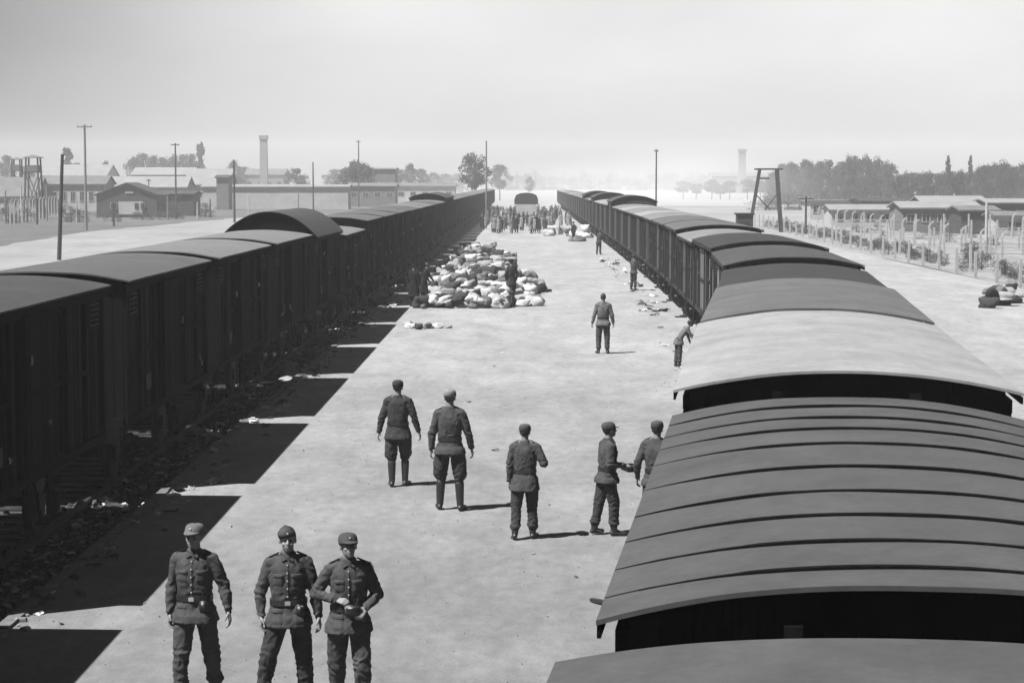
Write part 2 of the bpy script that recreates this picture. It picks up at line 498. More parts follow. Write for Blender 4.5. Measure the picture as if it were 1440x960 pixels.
pC, AC, JC, TC = person('soldier in visored cap holding a small dark case with both hands at his belly', (xat(487,19.0), 19.0, 0), front+R(6), 1.77, 'mid', 'mid', 'visor',
       arms=[((.62,-.12,-1), (-.85,.62,-.12)), ((.42,-.14,-1), (-.5,.8,-.38))], legs=[((.05,-.14,-1), (.0,-.3,-1)), ((.08,.24,-1), (.02,-.02,-1))], head=(R(10), R(-12)), detail=3, seed=6, hold=True)
bpy.context.view_layer.update()
mid = (AC[0][2] + AC[1][2])/2 + (AC[0][3]+AC[1][3])*.045
b = bmesh.new(); bx(b, (0,0,0), (.15,.07,.11)); bmesh.ops.bevel(b, geom=b.edges[:], offset=.012, segments=2, affect='EDGES')
case = empty('small_case', pC.matrix_world @ (mid+V((0,.015,-.03))), pC.rotation_euler.z, label='small dark leather case held at the belly by one of the front three soldiers', cat='case')
obj('case_body', b, leather, case, True)
b = bmesh.new(); bx(b, (0,.003,.02), (.134,.064,.05)); bmesh.ops.bevel(b, geom=b.edges[:], offset=.012, segments=2, affect='EDGES'); obj('case_flap', b, leather, case, True)

F3 = dict(detail=2)
pD = person('soldier walking away in short tunic and wide breeches, left of the two central walkers', put(560,683), back+R(-4), 1.80, 'dark', 'dark', 'visor', flare=.9, hem=.8,
       arms=[((.38,.02,-1), (.3,.12,-1)), ((.34,-.06,-1), (.22,.1,-1))], legs=[((.04,.14,-1), (.0,-.08,-1)), ((.02,-.06,-1), (-.04,-.22,-1))], seed=8, **F3)[0]
pE = person('tall soldier walking away in pale field cap and flared breeches, centre of the road', put(633,717), back+R(-3), 1.90, 'mid', 'dark', 'visor', cap_tone='light', flare=1.1, hem=.84,
       arms=[((.34,.04,-1), (.2,.2,-1)), ((.3,-.04,-1), (.1,.14,-1))], legs=[((.1,-.06,-1), (.04,-.08,-1)), ((.1,.12,-1), (.04,-.02,-1))], seed=10, **F3)[0]
pF = person('short soldier walking away with his right elbow bent, belted tunic, nearest of the walkers', put(738,757), back+R(-6), 1.66, 'mid', 'dark', 'visor', hem=.76,
       arms=[((.55,-.12,-1), (-.35,.95,.1)), ((.2,-.06,-1), (.06,.1,-1))], legs=[((.04,.1,-1), (.02,-.06,-1)), ((.08,-.05,-1), (.02,-.3,-1))], seed=12, **F3)[0]
pG, AG, JG, TG = person('soldier in profile facing the wagons, holding a dark box before his waist', put(853,752), back+R(-72), 1.66, 'mid', 'dark', 'visor', hem=.84,
       arms=[((.12,-.12,-1), (-.15,1,-.12)), ((.16,-.08,-1), (-.1,1,-.2))], legs=[((.02,.2,-1), (.0,.0,-1)), ((.0,-.22,-1), (0,-.2,-1))], seed=14, hold=True, head=(0,R(-8)), lean=R(2), **F3)
pH = person('soldier close beside the near wagon, half hidden by the edge of its roof', (1.83,28.2,0), back+R(-14), 1.74, 'mid', 'dark', 'visor', hem=.84,
       arms=[((.2,.2,-1), (.0,.6,-.5)), ((.4,-.1,-1), (.1,.4,-1))], legs=[((.04,.1,-1), (.02,-.06,-1)), ((.06,-.1,-1), (.02,-.2,-1))], seed=16, **F3)[0]
pI = person('lone soldier walking away in the middle distance on the empty road', put(848,497), back+R(3), 1.80, 'pale', 'mid', None, hem=.84,
       arms=[((.3,-.04,-1), (.2,.12,-1)), ((.32,-.02,-1), (.22,.16,-1))], legs=[((.05,-.02,-1), (.02,-.08,-1)), ((.07,.06,-1), (.03,-.06,-1))], seed=18, skinm=skin_dark, **F3)[0]
D1 = dict(detail=1)
pJ = person('figure with raised forearm beside the right hand wagons, feet on the litter strip', put(891,408), back+R(-60), 1.7, 'mid', 'dark', 'visor',
       arms=[((.2,.4,-1), (.1,1,.3)), ((.25,.1,-1), (.1,.6,-.4))], seed=20, **D1)[0]
pK = person('dark distant figure leaning by the far wagons on the right', put(842,358), back+R(-40), 1.75, 'dark', 'dark', 'visor', lean=R(12), arms=[((.3,.4,-1), (.1,1,.1)), ((.3,.2,-1), (.1,.3,-1))], seed=21, **D1)[0]
pL = person('small pale coated person leaning toward the wagons, half hidden by the light roof', (4.16,55.2,0), back+R(-80), 1.42, 'pale', 'mid', None, lean=R(36), belt=False, hem=.78, arms=[((.1,.5,-1), (.1,.7,-.8)), ((.1,.4,-1), (.1,.4,-1))], seed=22, skinm=skin_dark, **D1)[0]
pM = person('officer in peaked cap standing in front of the luggage heap', put(719,424), back+R(25), 1.8, 'dark', 'dark', 'peaked', flare=.8, hem=.7,
       arms=[((.4,-.15,-1), (-.3,-.1,-1)), ((.4,-.1,-1), (-.3,.3,-1))], seed=23, **D1)[0]
pN = person('person in long black coat at the left end of the luggage heap', put(582,431), back+R(-20), 1.76, 'black', 'black', 'visor', coat=True, belt=False, seed=24, **D1)[0]
pO = person('person in black coat bending toward the luggage from the wagon side', put(596,425), back+R(-70), 1.7, 'black', 'black', None, coat=True, belt=False, lean=R(14), arms=[((.2,.5,-1), (.1,.7,-1)), ((.3,.4,-1), (.1,.5,-1))], seed=25, **D1)[0]
pQ = person('person in grey coat standing among the small distant bundles on the right', (3.9,171,0), back+R(40), 1.7, 'dark', 'dark', 'visor', seed=27, **D1)[0]
bpy.context.view_layer.update()
mid = (AG[0][2] + AG[1][2])/2 + (AG[0][3]+AG[1][3])*.05
b = bmesh.new(); bx(b, (0,0,0), (.3,.17,.08)); bmesh.ops.bevel(b, geom=b.edges[:], offset=.008, segments=1, affect='EDGES')
box_ = empty('flat_box', pG.matrix_world @ (mid+V((0,.06,-.045))), pG.rotation_euler.z, label='flat dark box carried by the soldier in profile beside the near wagon', cat='box')
obj('box_body', b, leather, box_)
b = bmesh.new(); bx(b, (0,0,.037), (.31,.18,.022)); obj('box_lid', b, TUN['dark'], box_)

# far crowd: four kinds of figure, copied one by one
CR = 'people crowding the far end of the ramp'
kinds = [('distant person in a long dark coat in the crowd at the far end', dict(tunic='dark', coat=True, belt=False, cap=None, trousers='dark')),
         ('distant person in a pale coat and head scarf in the crowd at the far end', dict(tunic='light', coat=True, belt=False, cap=None, scarf=True, trousers='dark')),
         ('distant person in a grey jacket and cap in the crowd at the far end', dict(tunic='mid', cap='visor', trousers='dark', belt=False)),
         ('distant person in a black coat and scarf in the crowd at the far end', dict(tunic='black', coat=True, belt=False, cap=None, scarf=True, trousers='black'))]
rnd = random.Random(5); protos = []
spots = []
for k in range(130):
    for _ in range(30):
        y = rnd.uniform(196, 300); x = rnd.uniform(-5.3, 4.6) if y > 206 else rnd.uniform(-4.4, 2.6)
        if y < 214 and rnd.random() < .2: continue
        if -2.4 < x < 2 and 244 < y < 256: continue
        if all((x-a)**2 + (y-c)**2 > .55 for a, c in spots): spots.append((x, y)); break
for i, (x, y) in enumerate(spots):
    kd = i if i < 4 else rnd.choice((0,1,1,1,2,3))
    if i < 4:
        o = person(kinds[kd][0], (x, y, 0), rnd.uniform(-1,1), 1.7, group=CR, detail=0, seed=30+i, **kinds[kd][1])[0]; protos.append(o)
    else:
        o = copy_tree(protos[kd]); o.location = (x, y, 0); o.rotation_euler.z = rnd.uniform(-1.2,1.2) + (math.pi if rnd.random() < .3 else 0)
        s = rnd.uniform(.86, 1.04); o.scale = (s, s, s)

# ------------------------------------------------------------------ freight wagons
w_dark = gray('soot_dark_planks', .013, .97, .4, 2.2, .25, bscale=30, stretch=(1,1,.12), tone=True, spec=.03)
w_mid = gray('weathered_planks', .11, .85, .35, 2.2, .3, bscale=30, stretch=(1,1,.12), tone=True, spec=.08)
w_pale = gray('bleached_planks', .24, .88, .3, 2.2, .3, bscale=30, stretch=(1,1,.12), tone=True, spec=.08)
iron = gray('black_iron', .011, .95, .4, 6, .2, spec=.04)
iron_mid = gray('worn_iron', .035, .85, .4, 6, .2)
rust = gray('wheel_steel', .05, .6, .4, 8, .2)
seam_shade_m = gray('seam_shade_black', .012, .95, .3, 8, .1, spec=.03)  # near-black colour for the painted shade along roof sheet edges
chalk = gray('chalk_white', .55, .9, .15, 30, 0)
def roofm(name, v, var=.12): return gray(name, v, .9, var, 1.3, .2, bscale=14, patches=[(.8, .13, (1,.8,1)), (4, .08, (1,.5,1)), (14, .1, (1,1,1))])
RM = {'left_a': roofm('left_roof_worn', .075), 'left_b': roofm('left_roof_grey', .13), 'left_c': roofm('left_roof_light', .23), 'charcoal': roofm('roof_charcoal_felt', .098), 'pale': roofm('roof_pale_felt', .37, .1), 'grey': roofm('roof_grey_felt', .15), 'dark': roofm('roof_dark_felt', .085),
      'mid': roofm('roof_mid_felt', .26), 'black': roofm('roof_black_felt', .05)}

def roof_mesh(w, L, z0, rise, th=.026, seams=None, n=24, drop=.02, y0=0):
    """arched roof; returns bmesh. seams = y positions (from the near end) of overlapping sheet edges"""
    bm = bmesh.new()
    ys = [-L/2] + [(-L/2 + s) for s in (seams or [])] + [L/2]
    def prof(u): return z0 + rise*(1-abs(u)**2.15)
    for k in range(len(ys)-1):
        ya, yb = ys[k], ys[k+1] + (.03 if k < len(ys)-2 else 0)
        m = 1 if seams else max(2, int(L/1.0))
        prev = None
        for q in range(m+1):
            t = q/m; y = ya+(yb-ya)*t
            row = []
            for i in range(n+1):
                u = -1 + 2*i/n
                lift = (.016*(1-t)*min(1, (1-abs(u))*2.4+.04)) if seams else 0
                sag = .009*noise.noise(V((u*2.5, y*.9, z0*9)))
                row.append(bm.verts.new((u*w/2, y, prof(u)+lift+sag)))
            low = [bm.verts.new((v.co.x, y, v.co.z-th)) for v in row]
            if prev:
                for i in range(n):
                    bm.faces.new([prev[0][i], prev[0][i+1], row[i+1], row[i]])
                    bm.faces.new([prev[1][i+1], prev[1][i], low[i], low[i+1]])
                bm.faces.new([prev[0][0], row[0], low[0], prev[1][0]]); bm.faces.new([row[n], prev[0][n], prev[1][n], low[n]])
            if q == 0:
                for i in range(n): bm.faces.new([row[i+1], row[i], low[i], low[i+1]])
            if q == m:
                for i in range(n): bm.faces.new([row[i], row[i+1], low[i+1], low[i]])
            prev = (row, low)
    bmesh.ops.recalc_face_normals(bm, faces=bm.faces)
    return bm

def wagon(label, L=8.3, eave=3.6, rise=.2, roof='charcoal', wood='dark', full=True, seams=None, group=None, seed=0, hw=1.36, kind=0, ramp=0):
    rn = random.Random(seed+100)
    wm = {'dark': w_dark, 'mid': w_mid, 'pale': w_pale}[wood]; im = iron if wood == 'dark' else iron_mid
    root = empty('freight_wagon', (0,0,0), label=label, cat='freight wagon', group=group)
    fl = 1.2; roofw = 2*hw+.3
    # walls
    bm = bmesh.new(); la = bm.faces.layers.float.new('tone')
    bx(bm, (0,0,(fl+eave)/2), (2*hw-.08, L-.08, eave-fl), tone=.5)
    pw = .155 if full else .5
    n = int(L/pw); dy = L/n
    for sg in (1,-1):
        for k in range(n):
            y = -L/2 + dy*(k+.5)
            bx(bm, (sg*(hw-.02+rn.uniform(-.004,.004)), y, (fl+eave)/2), (.04, dy-.012, eave-fl), tone=rn.choice((.5,.8,1,1,1.3,2.2,3.4) if wood == 'dark' else (.5,.75,.9,1,1,1.2,1.6,2.0)))
    m = int(2*hw/pw); dx = 2*hw/m
    for sg in (1,-1):
        for k in range(m):
            x = -hw + dx*(k+.5)
            bx(bm, (x, sg*(L/2-.02+rn.uniform(-.004,.004)), (fl+eave)/2), (dx-.012, .04, eave-fl), tone=rn.choice((.6,.85,1,1,1.1,1.3)))
    # arched gable boards
    for sg in (1,-1):
        pts = [(-hw+2*hw*i/12) for i in range(13)]
        f1 = [bm.verts.new((x, sg*(L/2+.002), eave-.06)) for x in pts]; f2 = [bm.verts.new((x, sg*(L/2+.002), eave-.03+rise*(1-abs(x/(roofw/2))**2.15))) for x in pts]
        g1 = [bm.verts.new((x, sg*(L/2-.06), eave-.06)) for x in pts]; g2 = [bm.verts.new((v.co.x, sg*(L/2-.06), v.co.z)) for v in f2]
        for i in range(12):
            for q in ([f1[i],f1[i+1],f2[i+1],f2[i]], [g1[i+1],g1[i],g2[i],g2[i+1]], [f2[i],f2[i+1],g2[i+1],g2[i]]):
                fc = bm.faces.new(q); fc[la] = .9
    bmesh.ops.recalc_face_normals(bm, faces=bm.faces)
    obj('wagon_body', bm, wm, root)
    # roof
    ro = obj('roof', roof_mesh(roofw, L+.22, eave-.01, rise, .026, seams, 28 if full else 12), RM[roof], root, smooth=False)
    if not seams: ro.data.shade_smooth(); ro.data.set_sharp_from_angle(angle=R(40))
    for sy_ in (seams or []):  # thin black strips added as painted shade on each sheet lip
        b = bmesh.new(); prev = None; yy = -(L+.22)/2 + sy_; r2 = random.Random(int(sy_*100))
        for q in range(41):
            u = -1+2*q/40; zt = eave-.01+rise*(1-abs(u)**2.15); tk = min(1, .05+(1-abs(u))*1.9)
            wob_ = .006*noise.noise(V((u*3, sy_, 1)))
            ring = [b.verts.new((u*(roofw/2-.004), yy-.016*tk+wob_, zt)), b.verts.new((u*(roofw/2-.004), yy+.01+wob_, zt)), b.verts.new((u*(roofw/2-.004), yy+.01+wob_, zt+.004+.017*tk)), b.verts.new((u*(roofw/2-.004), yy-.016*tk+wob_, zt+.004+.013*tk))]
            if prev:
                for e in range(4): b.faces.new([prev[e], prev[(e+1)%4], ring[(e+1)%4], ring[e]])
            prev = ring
        bmesh.ops.recalc_face_normals(b, faces=b.faces); obj('seam_shade', b, seam_shade_m, root)
    b = bmesh.new()
    for sg in (1,-1): bx(b, (sg*(roofw/2-.012), 0, eave-.075), (.02, L+.18, .06))
    obj('gutter_strip', b, im, root)
    # framing
    b = bmesh.new()
    for sg in (1,-1):
        xs = hw+.03
        for y in (-L/2+.06, -L/2+1.3, -L/2+2.55, -1.05, 1.05, L/2-2.55, L/2-1.3, L/2-.06):
            bx(b, (sg*xs, y, (fl+eave-.1)/2), (.06, .1 if abs(y) > 3.9 else .07, eave-fl-.1))
        if full:
            for a_ in (-1, 1):
                bx(b, (sg*(xs+.012), a_*(L/2-1.9), fl+1.15), (.03, 1.2, .07))
        bx(b, (sg*xs, 0, fl+.05), (.07, L, .12)); bx(b, (sg*xs, 0, eave-.14), (.07, L, .12))
    obj('side_frame', b, im, root)
    b = bmesh.new()
    for e in (1,-1):
        for x in (-.62, .62): bx(b, (x, e*(L/2+.04), (fl+eave)/2), (.09,.08,eave-fl-.05))
        bx(b, (0, e*(L/2+.03), fl+.06), (2*hw,.07,.14))
    obj('end_posts', b, im, root)
    # sliding doors
    for sg in ((1,-1) if full else (-1 if ramp else 1,)):
        b = bmesh.new(); la = b.faces.layers.float.new('tone')
        for k in range(12): bx(b, (sg*(hw+.075), -.93+k*.169, (fl+eave)/2-.02), (.04,.16,eave-fl-.28), tone=rn.choice((.6,.85,1,1.2,1.5)))
        d = obj('sliding_door', b, wm, root)
        if full:
            b = bmesh.new(); xs = sg*(hw+.105)
            for z in (fl+.18, (fl+eave)/2, eave-.22): bx(b, (xs, 0, z), (.03, 2.02, .09))
            for y in (-.97,.97): bx(b, (xs, y, (fl+eave)/2), (.032,.08,eave-fl-.3))
            obj('door_brace', b, im, d)
            b = bmesh.new(); bar(b, (sg*(hw+.16), .8, (fl+eave)/2+.1), (sg*(hw+.16), .8, (fl+eave)/2-.25), .03, n=6)
            for z in (.1,-.25): bar(b, (sg*(hw+.1), .8, (fl+eave)/2+z), (sg*(hw+.165), .8, (fl+eave)/2+z), .025, n=6)
            obj('handle', b, im, d)
            b = bmesh.new(); bar(b, (sg*(hw+.12), -1.1, eave-.1), (sg*(hw+.12), 2.9, eave-.1), .05, .05); obj('door_rail', b, im, root)
            for y in (-L/2+.68, L/2-.68):
                b = bmesh.new(); bx(b, (sg*(hw+.025), y, eave-.42), (.05, .62, .34)); sh = obj('vent_shutter', b, iron_mid if wood == 'dark' else im, root)
                b = bmesh.new()
                for q in range(4): bx(b, (sg*(hw+.06), y, eave-.54+q*.08), (.02,.56,.05), Matrix.Rotation(R(25*sg),3,'Y'))
                obj('slat', b, im, sh)
            b = bmesh.new(); bx(b, (sg*(hw+.05), -L/2+1.9, fl+.55), (.012,.42,.26)); obj('marking_board', b, iron_mid, root)
            # steps under the door and hand rails at the corner
            b = bmesh.new()
            for y in (-.35,.35): bar(b, (sg*(hw+.02), y, fl-.02), (sg*(hw+.12), y, .62), .035)
            bx(b, (sg*(hw+.13), 0, .62), (.2,.8,.04)); obj('footstep', b, im, root)
            b = bmesh.new(); bar(b, (sg*(hw+.1), -L/2+.25, fl+.2), (sg*(hw+.1), -L/2+.25, fl+1.2), .028, n=6); obj('hand_rail', b, im, root)
    # underframe
    b = bmesh.new()
    for sg in (1,-1): bx(b, (sg*.98, 0, fl-.13), (.09, L, .24))
    for e in (1,-1): bx(b, (0, e*(L/2+.02), fl-.14), (2.6,.16,.3))
    bx(b, (0,0,fl-.04), (2*hw-.06, L-.1, .06))
    obj('underframe', b, im, root)
    if full:
        for e in (1,-1):
            for sg in (1,-1):
                b = bmesh.new(); bar(b, (sg*.88, e*(L/2+.1), 1.06), (sg*.88, e*(L/2+.5), 1.06), .15, n=12); bar(b, (sg*.88, e*(L/2+.5), 1.06), (sg*.88, e*(L/2+.54), 1.06), .38, n=16)
                obj('buffer', b, im, root)
            b = bmesh.new(); bar(b, (0, e*(L/2+.1), 1.03), (0, e*(L/2+.35), 1.0), .07, .1); bar(b, (0, e*(L/2+.33), .98), (0, e*(L/2+.36), .66), .05, .05)
            obj('coupling', b, im, root)
    for e in (1,-1):
        b = bmesh.new(); y = e*(L/2-1.9)
        bar(b, (-.8,y,.5), (.8,y,.5), .14, n=10)
        ws = obj('wheelset', b, rust, root)
        for sg in (1,-1):
            b = bmesh.new(); bar(b, (sg*.71,y,.5), (sg*.79,y,.5), .94, n=22); bar(b, (sg*.68,y,.5), (sg*.71,y,.5), 1.02, n=22); bar(b, (sg*.79,y,.5), (sg*.84,y,.5), .3, n=12)
            obj('wheel', b, rust, ws)
            if full:
                b = bmesh.new(); bx(b, (sg*.98, y, .62), (.03,.5,.8), taper=.7); bx(b, (sg*1.02,y,.5), (.14,.24,.26))
                for q in range(4): bar(b, (sg*1.02, y-.5+.06*q, .72+.03*q), (sg*1.02, y+.5-.06*q, .72+.03*q), .07,.025)
                obj('axle_guard', b, im, root)
    return root

ORD = 'first second third fourth fifth sixth seventh eighth ninth tenth eleventh twelfth thirteenth fourteenth fifteenth sixteenth seventeenth eighteenth nineteenth twentieth'.split()
TENS = {2: 'twenty', 3: 'thirty', 4: 'forty'}
def ordw(n):
    if n <= 20: return ORD[n-1]
    if n % 10 == 0: return {30: 'thirtieth', 40: 'fortieth'}[n]
    return TENS[n//10] + '-' + ORD[n % 10 - 1]

# left train: straight, side at x = -6.5 (eave); rails 0.1 below the ramp
LX = -7.99
protoL = {}
def left_kind(i):
    if i == 5: return ('barrel', 3.5, .78, 'dark')
    if i == 6: return ('low', 3.3, .15, 'left_c')
    if i in (7, 8, 9): return ('std', 3.62, .15, 'grey')
    if i in (15, 16): return ('tall', 3.9, .35, 'dark')
    return ('std', 3.6, .15, ('left_a' if i < 2 else ('left_b' if i in (2,10,13,16,21) else 'left_c')))
adjL = {0: 'with weathered grey roof', 1: 'with weathered grey roof', 2: 'with mid grey roof'}
GL = 'freight wagons of the dark train on the left'
yL = 12.5
for i in range(40):
    nm, ev, rs, rf = left_kind(i)
    full = i < 14
    key = (nm, rf, full)
    lab = {0: 'nearest wagon of the left train, reaching out of the picture', 5: 'tall wagon with high barrel roof rising above the left train', 6: 'low dark wagon with pale roof just beyond the barrel-roofed one'}.get(i, 'dark %s, %s from the camera in the left train' % ({'std': 'plank wagon', 'tall': 'high-roofed wagon'}.get(nm, 'wagon'), ordw(i+1)))
    Lc = 8.5
    if key in protoL: o = copy_tree(protoL[key]); o['label'] = lab
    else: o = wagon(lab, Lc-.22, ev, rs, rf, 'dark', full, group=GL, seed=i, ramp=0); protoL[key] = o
    o.location = (LX + random.Random(i).uniform(-.02,.02), yL + i*9.8 + Lc/2 - .1 + .55, -.1)
    o.rotation_euler.z = 0

def chalk_marks(root, sg, hw, seed, n):
    r_ = random.Random(seed)
    for k in range(n):
        b = bmesh.new(); y = r_.uniform(-3.6,3.6); z = r_.uniform(1.5,2.9); l = r_.uniform(.05,.14)
        bar(b, (sg*(hw+.112), y, z), (sg*(hw+.112), y+r_.uniform(-.05,.05), z+l), .02, .006)
        if r_.random() < .5: bar(b, (sg*(hw+.112), y+.01, z), (sg*(hw+.112), y+.09, z+l*.6), .018, .006)
        obj('chalk_mark', b, chalk, root)
for i, o in enumerate([o for o in C.objects if o.name.startswith('freight_wagon')][:12]): chalk_marks(o, 1, 1.36, i+3, 3)
# right train on its curve: x of the left eave by distance
ET = [(-6,-1.75),(0,-.85),(8.5,.1),(9.4,.33),(18.1,1.33),(27.3,2.35),(36.3,3.42),(44.8,4.36),(53.3,4.86),(64,5.1),(80,5.4),(100,5.6),(150,5.7),(220,5.6),(300,5.55),(520,5.5)]
def E(y):
    for (a, p), (c, q) in zip(ET, ET[1:]):
        if y <= c: return p + (q-p)*(y-a)/(c-a)
    return ET[-1][1]
ZR = .02
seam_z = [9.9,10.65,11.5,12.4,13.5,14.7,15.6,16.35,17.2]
cars = []   # near end, roof length, eave abs, rise, roof, wood, full, seams
cars.append((-.4, 9.0, 2.99, .15, 'charcoal', 'dark', True, None))
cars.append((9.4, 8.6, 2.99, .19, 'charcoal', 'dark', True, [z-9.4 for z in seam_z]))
cars.append((18.1, 8.6, 3.21, .19, 'pale', 'dark', True, None))
cars.append((27.3, 8.6, 3.21, .19, 'grey', 'mid', True, None))
cars.append((36.3, 8.2, 3.14, .17, 'black', 'pale', True, None))
cars.append((44.8, 8.2, 3.24, .2, 'dark', 'pale', True, None))
cars.append((53.4, 8.4, 3.34, .2, 'black', 'pale', True, None))
cars.append((62.3, 8.4, 3.25, .2, 'mid', 'mid', True, None))
y = 71.3; k = 8
while y < 380:
    tall = k in (15, 19, 22)
    cars.append((y, 8.5, 3.75 if tall else 3.4, .4 if tall else .18, 'dark' if tall else random.Random(k*3).choice(('mid','pale','mid','grey')), 'mid', k < 11, None))
    y += 9.3; k += 1
GR = 'freight wagons of the curving train on the right'
labR = {0: 'wagon directly under the camera, its dark roof across the bottom edge', 1: 'near wagon with overlapping charcoal roof sheets, lower right', 2: 'wagon with pale smooth roof behind the sheeted one',
        3: 'wagon with mid grey felt roof behind the pale one', 4: 'black-roofed wagon of the right train, fifth from the camera', 5: 'wagon with dark roof and shaded end, sixth in the right train', 6: 'taller black-roofed wagon, seventh in the right train', 7: 'pale-walled wagon where the right train straightens'}
protoR = {}
for i, (y0, L, ev, rs, rf, wd, full, sm) in enumerate(cars):
    lab = labR.get(i) or ('%s in the right hand train, %s from the camera' % ('high-roofed grey wagon' if rs > .3 else 'grey plank wagon', ordw(i+1)))
    key = (L, ev, rs, rf, wd, full) if not sm else i
    if key in protoR: o = copy_tree(protoR[key]); o['label'] = lab
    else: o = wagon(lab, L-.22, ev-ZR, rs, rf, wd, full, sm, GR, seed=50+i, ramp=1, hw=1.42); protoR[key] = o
    xa, xb = E(y0), E(y0+L); ang = math.atan2(xb-xa, L)
    wr = 1.57
    mid = V(((xa+xb)/2 + wr*math.cos(ang), y0+L/2 - wr*math.sin(ang), ZR))
    if i < 3: mid.y += wr*math.sin(ang)
    o.location = mid; o.rotation_euler.z = -ang

# ------------------------------------------------------------------ ground
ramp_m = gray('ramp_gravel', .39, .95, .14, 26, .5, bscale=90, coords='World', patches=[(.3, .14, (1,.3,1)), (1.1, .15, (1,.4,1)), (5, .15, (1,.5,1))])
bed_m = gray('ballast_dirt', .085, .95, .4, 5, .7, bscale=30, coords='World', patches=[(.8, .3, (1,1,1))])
def paint_vignette(m, y0, y1, lo, hi):          # vignette painted into the gravel tone: darker near, paler far; broken edge
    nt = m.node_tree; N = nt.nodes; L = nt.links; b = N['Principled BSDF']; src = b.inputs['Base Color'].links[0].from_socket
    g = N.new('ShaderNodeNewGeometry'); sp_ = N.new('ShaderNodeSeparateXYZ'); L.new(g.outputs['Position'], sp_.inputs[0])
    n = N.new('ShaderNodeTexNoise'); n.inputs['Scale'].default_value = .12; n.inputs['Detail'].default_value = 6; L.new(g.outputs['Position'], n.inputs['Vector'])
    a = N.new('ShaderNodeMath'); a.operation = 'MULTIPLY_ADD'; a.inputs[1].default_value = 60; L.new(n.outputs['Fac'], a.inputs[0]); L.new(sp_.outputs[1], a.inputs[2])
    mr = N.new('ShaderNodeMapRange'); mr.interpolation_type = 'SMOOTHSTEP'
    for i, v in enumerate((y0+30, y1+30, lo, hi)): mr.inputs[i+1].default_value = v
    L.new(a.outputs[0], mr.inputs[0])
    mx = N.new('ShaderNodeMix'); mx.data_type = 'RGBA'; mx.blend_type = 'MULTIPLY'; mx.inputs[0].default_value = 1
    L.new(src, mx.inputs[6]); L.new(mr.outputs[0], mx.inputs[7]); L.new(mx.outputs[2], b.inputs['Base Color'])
paint_vignette(ramp_m, 5, 72, .62, 1.1)
dirt_m = gray('rough_grass', .15, 1, .35, .5, .5, bscale=4, coords='World', patches=[(.03, .22, (1,1,1)), (.15, .15, (1,1,1))])
pale_m = gray('pale_sand', .36, 1, .18, .8, .4, bscale=10, coords='World', patches=[(.08, .2, (1,.5,1))])
def sheet(name, pts, z, mat, thick=0, sub=0):
    bm = bmesh.new(); vs = [bm.verts.new((x, y, z)) for x, y in pts]; f = bm.faces.new(vs)
    if f.normal.z < 0: f.normal_flip()
    f.normal_update()
    if f.normal.z < 0: f.normal_flip()
    if thick:
        g = bmesh.ops.extrude_face_region(bm, geom=[f]); 
        for v in [e for e in g['geom'] if isinstance(e, bmesh.types.BMVert)]: v.co.z -= thick
        bmesh.ops.recalc_face_normals(bm, faces=bm.faces)
    return tag(obj(name, bm, mat), kind='structure')
sheet('ground', [(-4000,-200),(4000,-200),(4000,6000),(-4000,6000)], -.27, dirt_m)
rr = random.Random(9)
edge = [(-5.95+rr.uniform(-.06,.06), y) for y in range(-4, 420, 3)]
sheet('fields', [(-900,430),(900,430),(1400,1600),(-1400,1600)], -.264, gray('far_fields', .42, 1, .2, .02, 0, coords='World'))
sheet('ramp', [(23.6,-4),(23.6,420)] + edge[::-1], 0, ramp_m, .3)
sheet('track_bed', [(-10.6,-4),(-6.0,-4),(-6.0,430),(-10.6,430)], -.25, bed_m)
def wob(pts, a=.8, seed=1, step=6):
    r_ = random.Random(seed); out = []
    for (p, q) in zip(pts, pts[1:]+pts[:1]):
        n = max(1, int(math.dist(p, q)/step))
        for k in range(n): out.append((p[0]+(q[0]-p[0])*k/n + r_.uniform(-a,a), p[1]+(q[1]-p[1])*k/n + r_.uniform(-a,a)))
    return out
sheet('road', wob([(-13,70),(-12,330),(-41,330),(-44,270),(-47,215),(-44,168),(-36,110),(-28,75)], .7, 3), -.262, pale_m)
sheet('sandy_yard', wob([(24.2,30),(110,60),(130,420),(24.2,420)], 1, 4, 12), -.262, pale_m)
# kerb stones of the ramp
b = bmesh.new(); y = -3
while y < 250:
    l = rr.uniform(1.5,2.6)
    bx(b, (-6.0+rr.uniform(-.015,.015), y+l/2, -.1+rr.uniform(-.01,.012)), (.16, l-.02, .26), Matrix.Rotation(rr.uniform(-.006,.006),3,'Z')); y += l
tag(obj('kerb', b, gray('kerb_stone', .2, .9, .3, 4, .5, coords='World')), kind='structure')
# rails and sleepers
def rails(name, fx, ys, z, sleepers=True):
    b = bmesh.new()
    for sg in (1,-1):
        for a_, c_ in zip(ys, ys[1:]):
            bar(b, (fx(a_)+sg*.7525, a_, z-.04), (fx(c_)+sg*.7525, c_, z-.04), .07, .08); bar(b, (fx(a_)+sg*.7525, a_, z-.12), (fx(c_)+sg*.7525, c_, z-.12), .13, .03)
    if sleepers:
        y = ys[0]
        while y < min(ys[-1], 140): bx(b, (fx(y), y, z-.17), (2.5,.24,.1)); y += .65
    tag(obj(name, b, rust), kind='structure')
rails('railway_track', lambda y: LX, [-4,100,200,430], -.1)
rails('railway_track', lambda y: E(y)+1.57, [-6,0,9.4,17.4,26,35.3,44.3,53.3,64,80,100,150,220,300,420], ZR+.02, False)
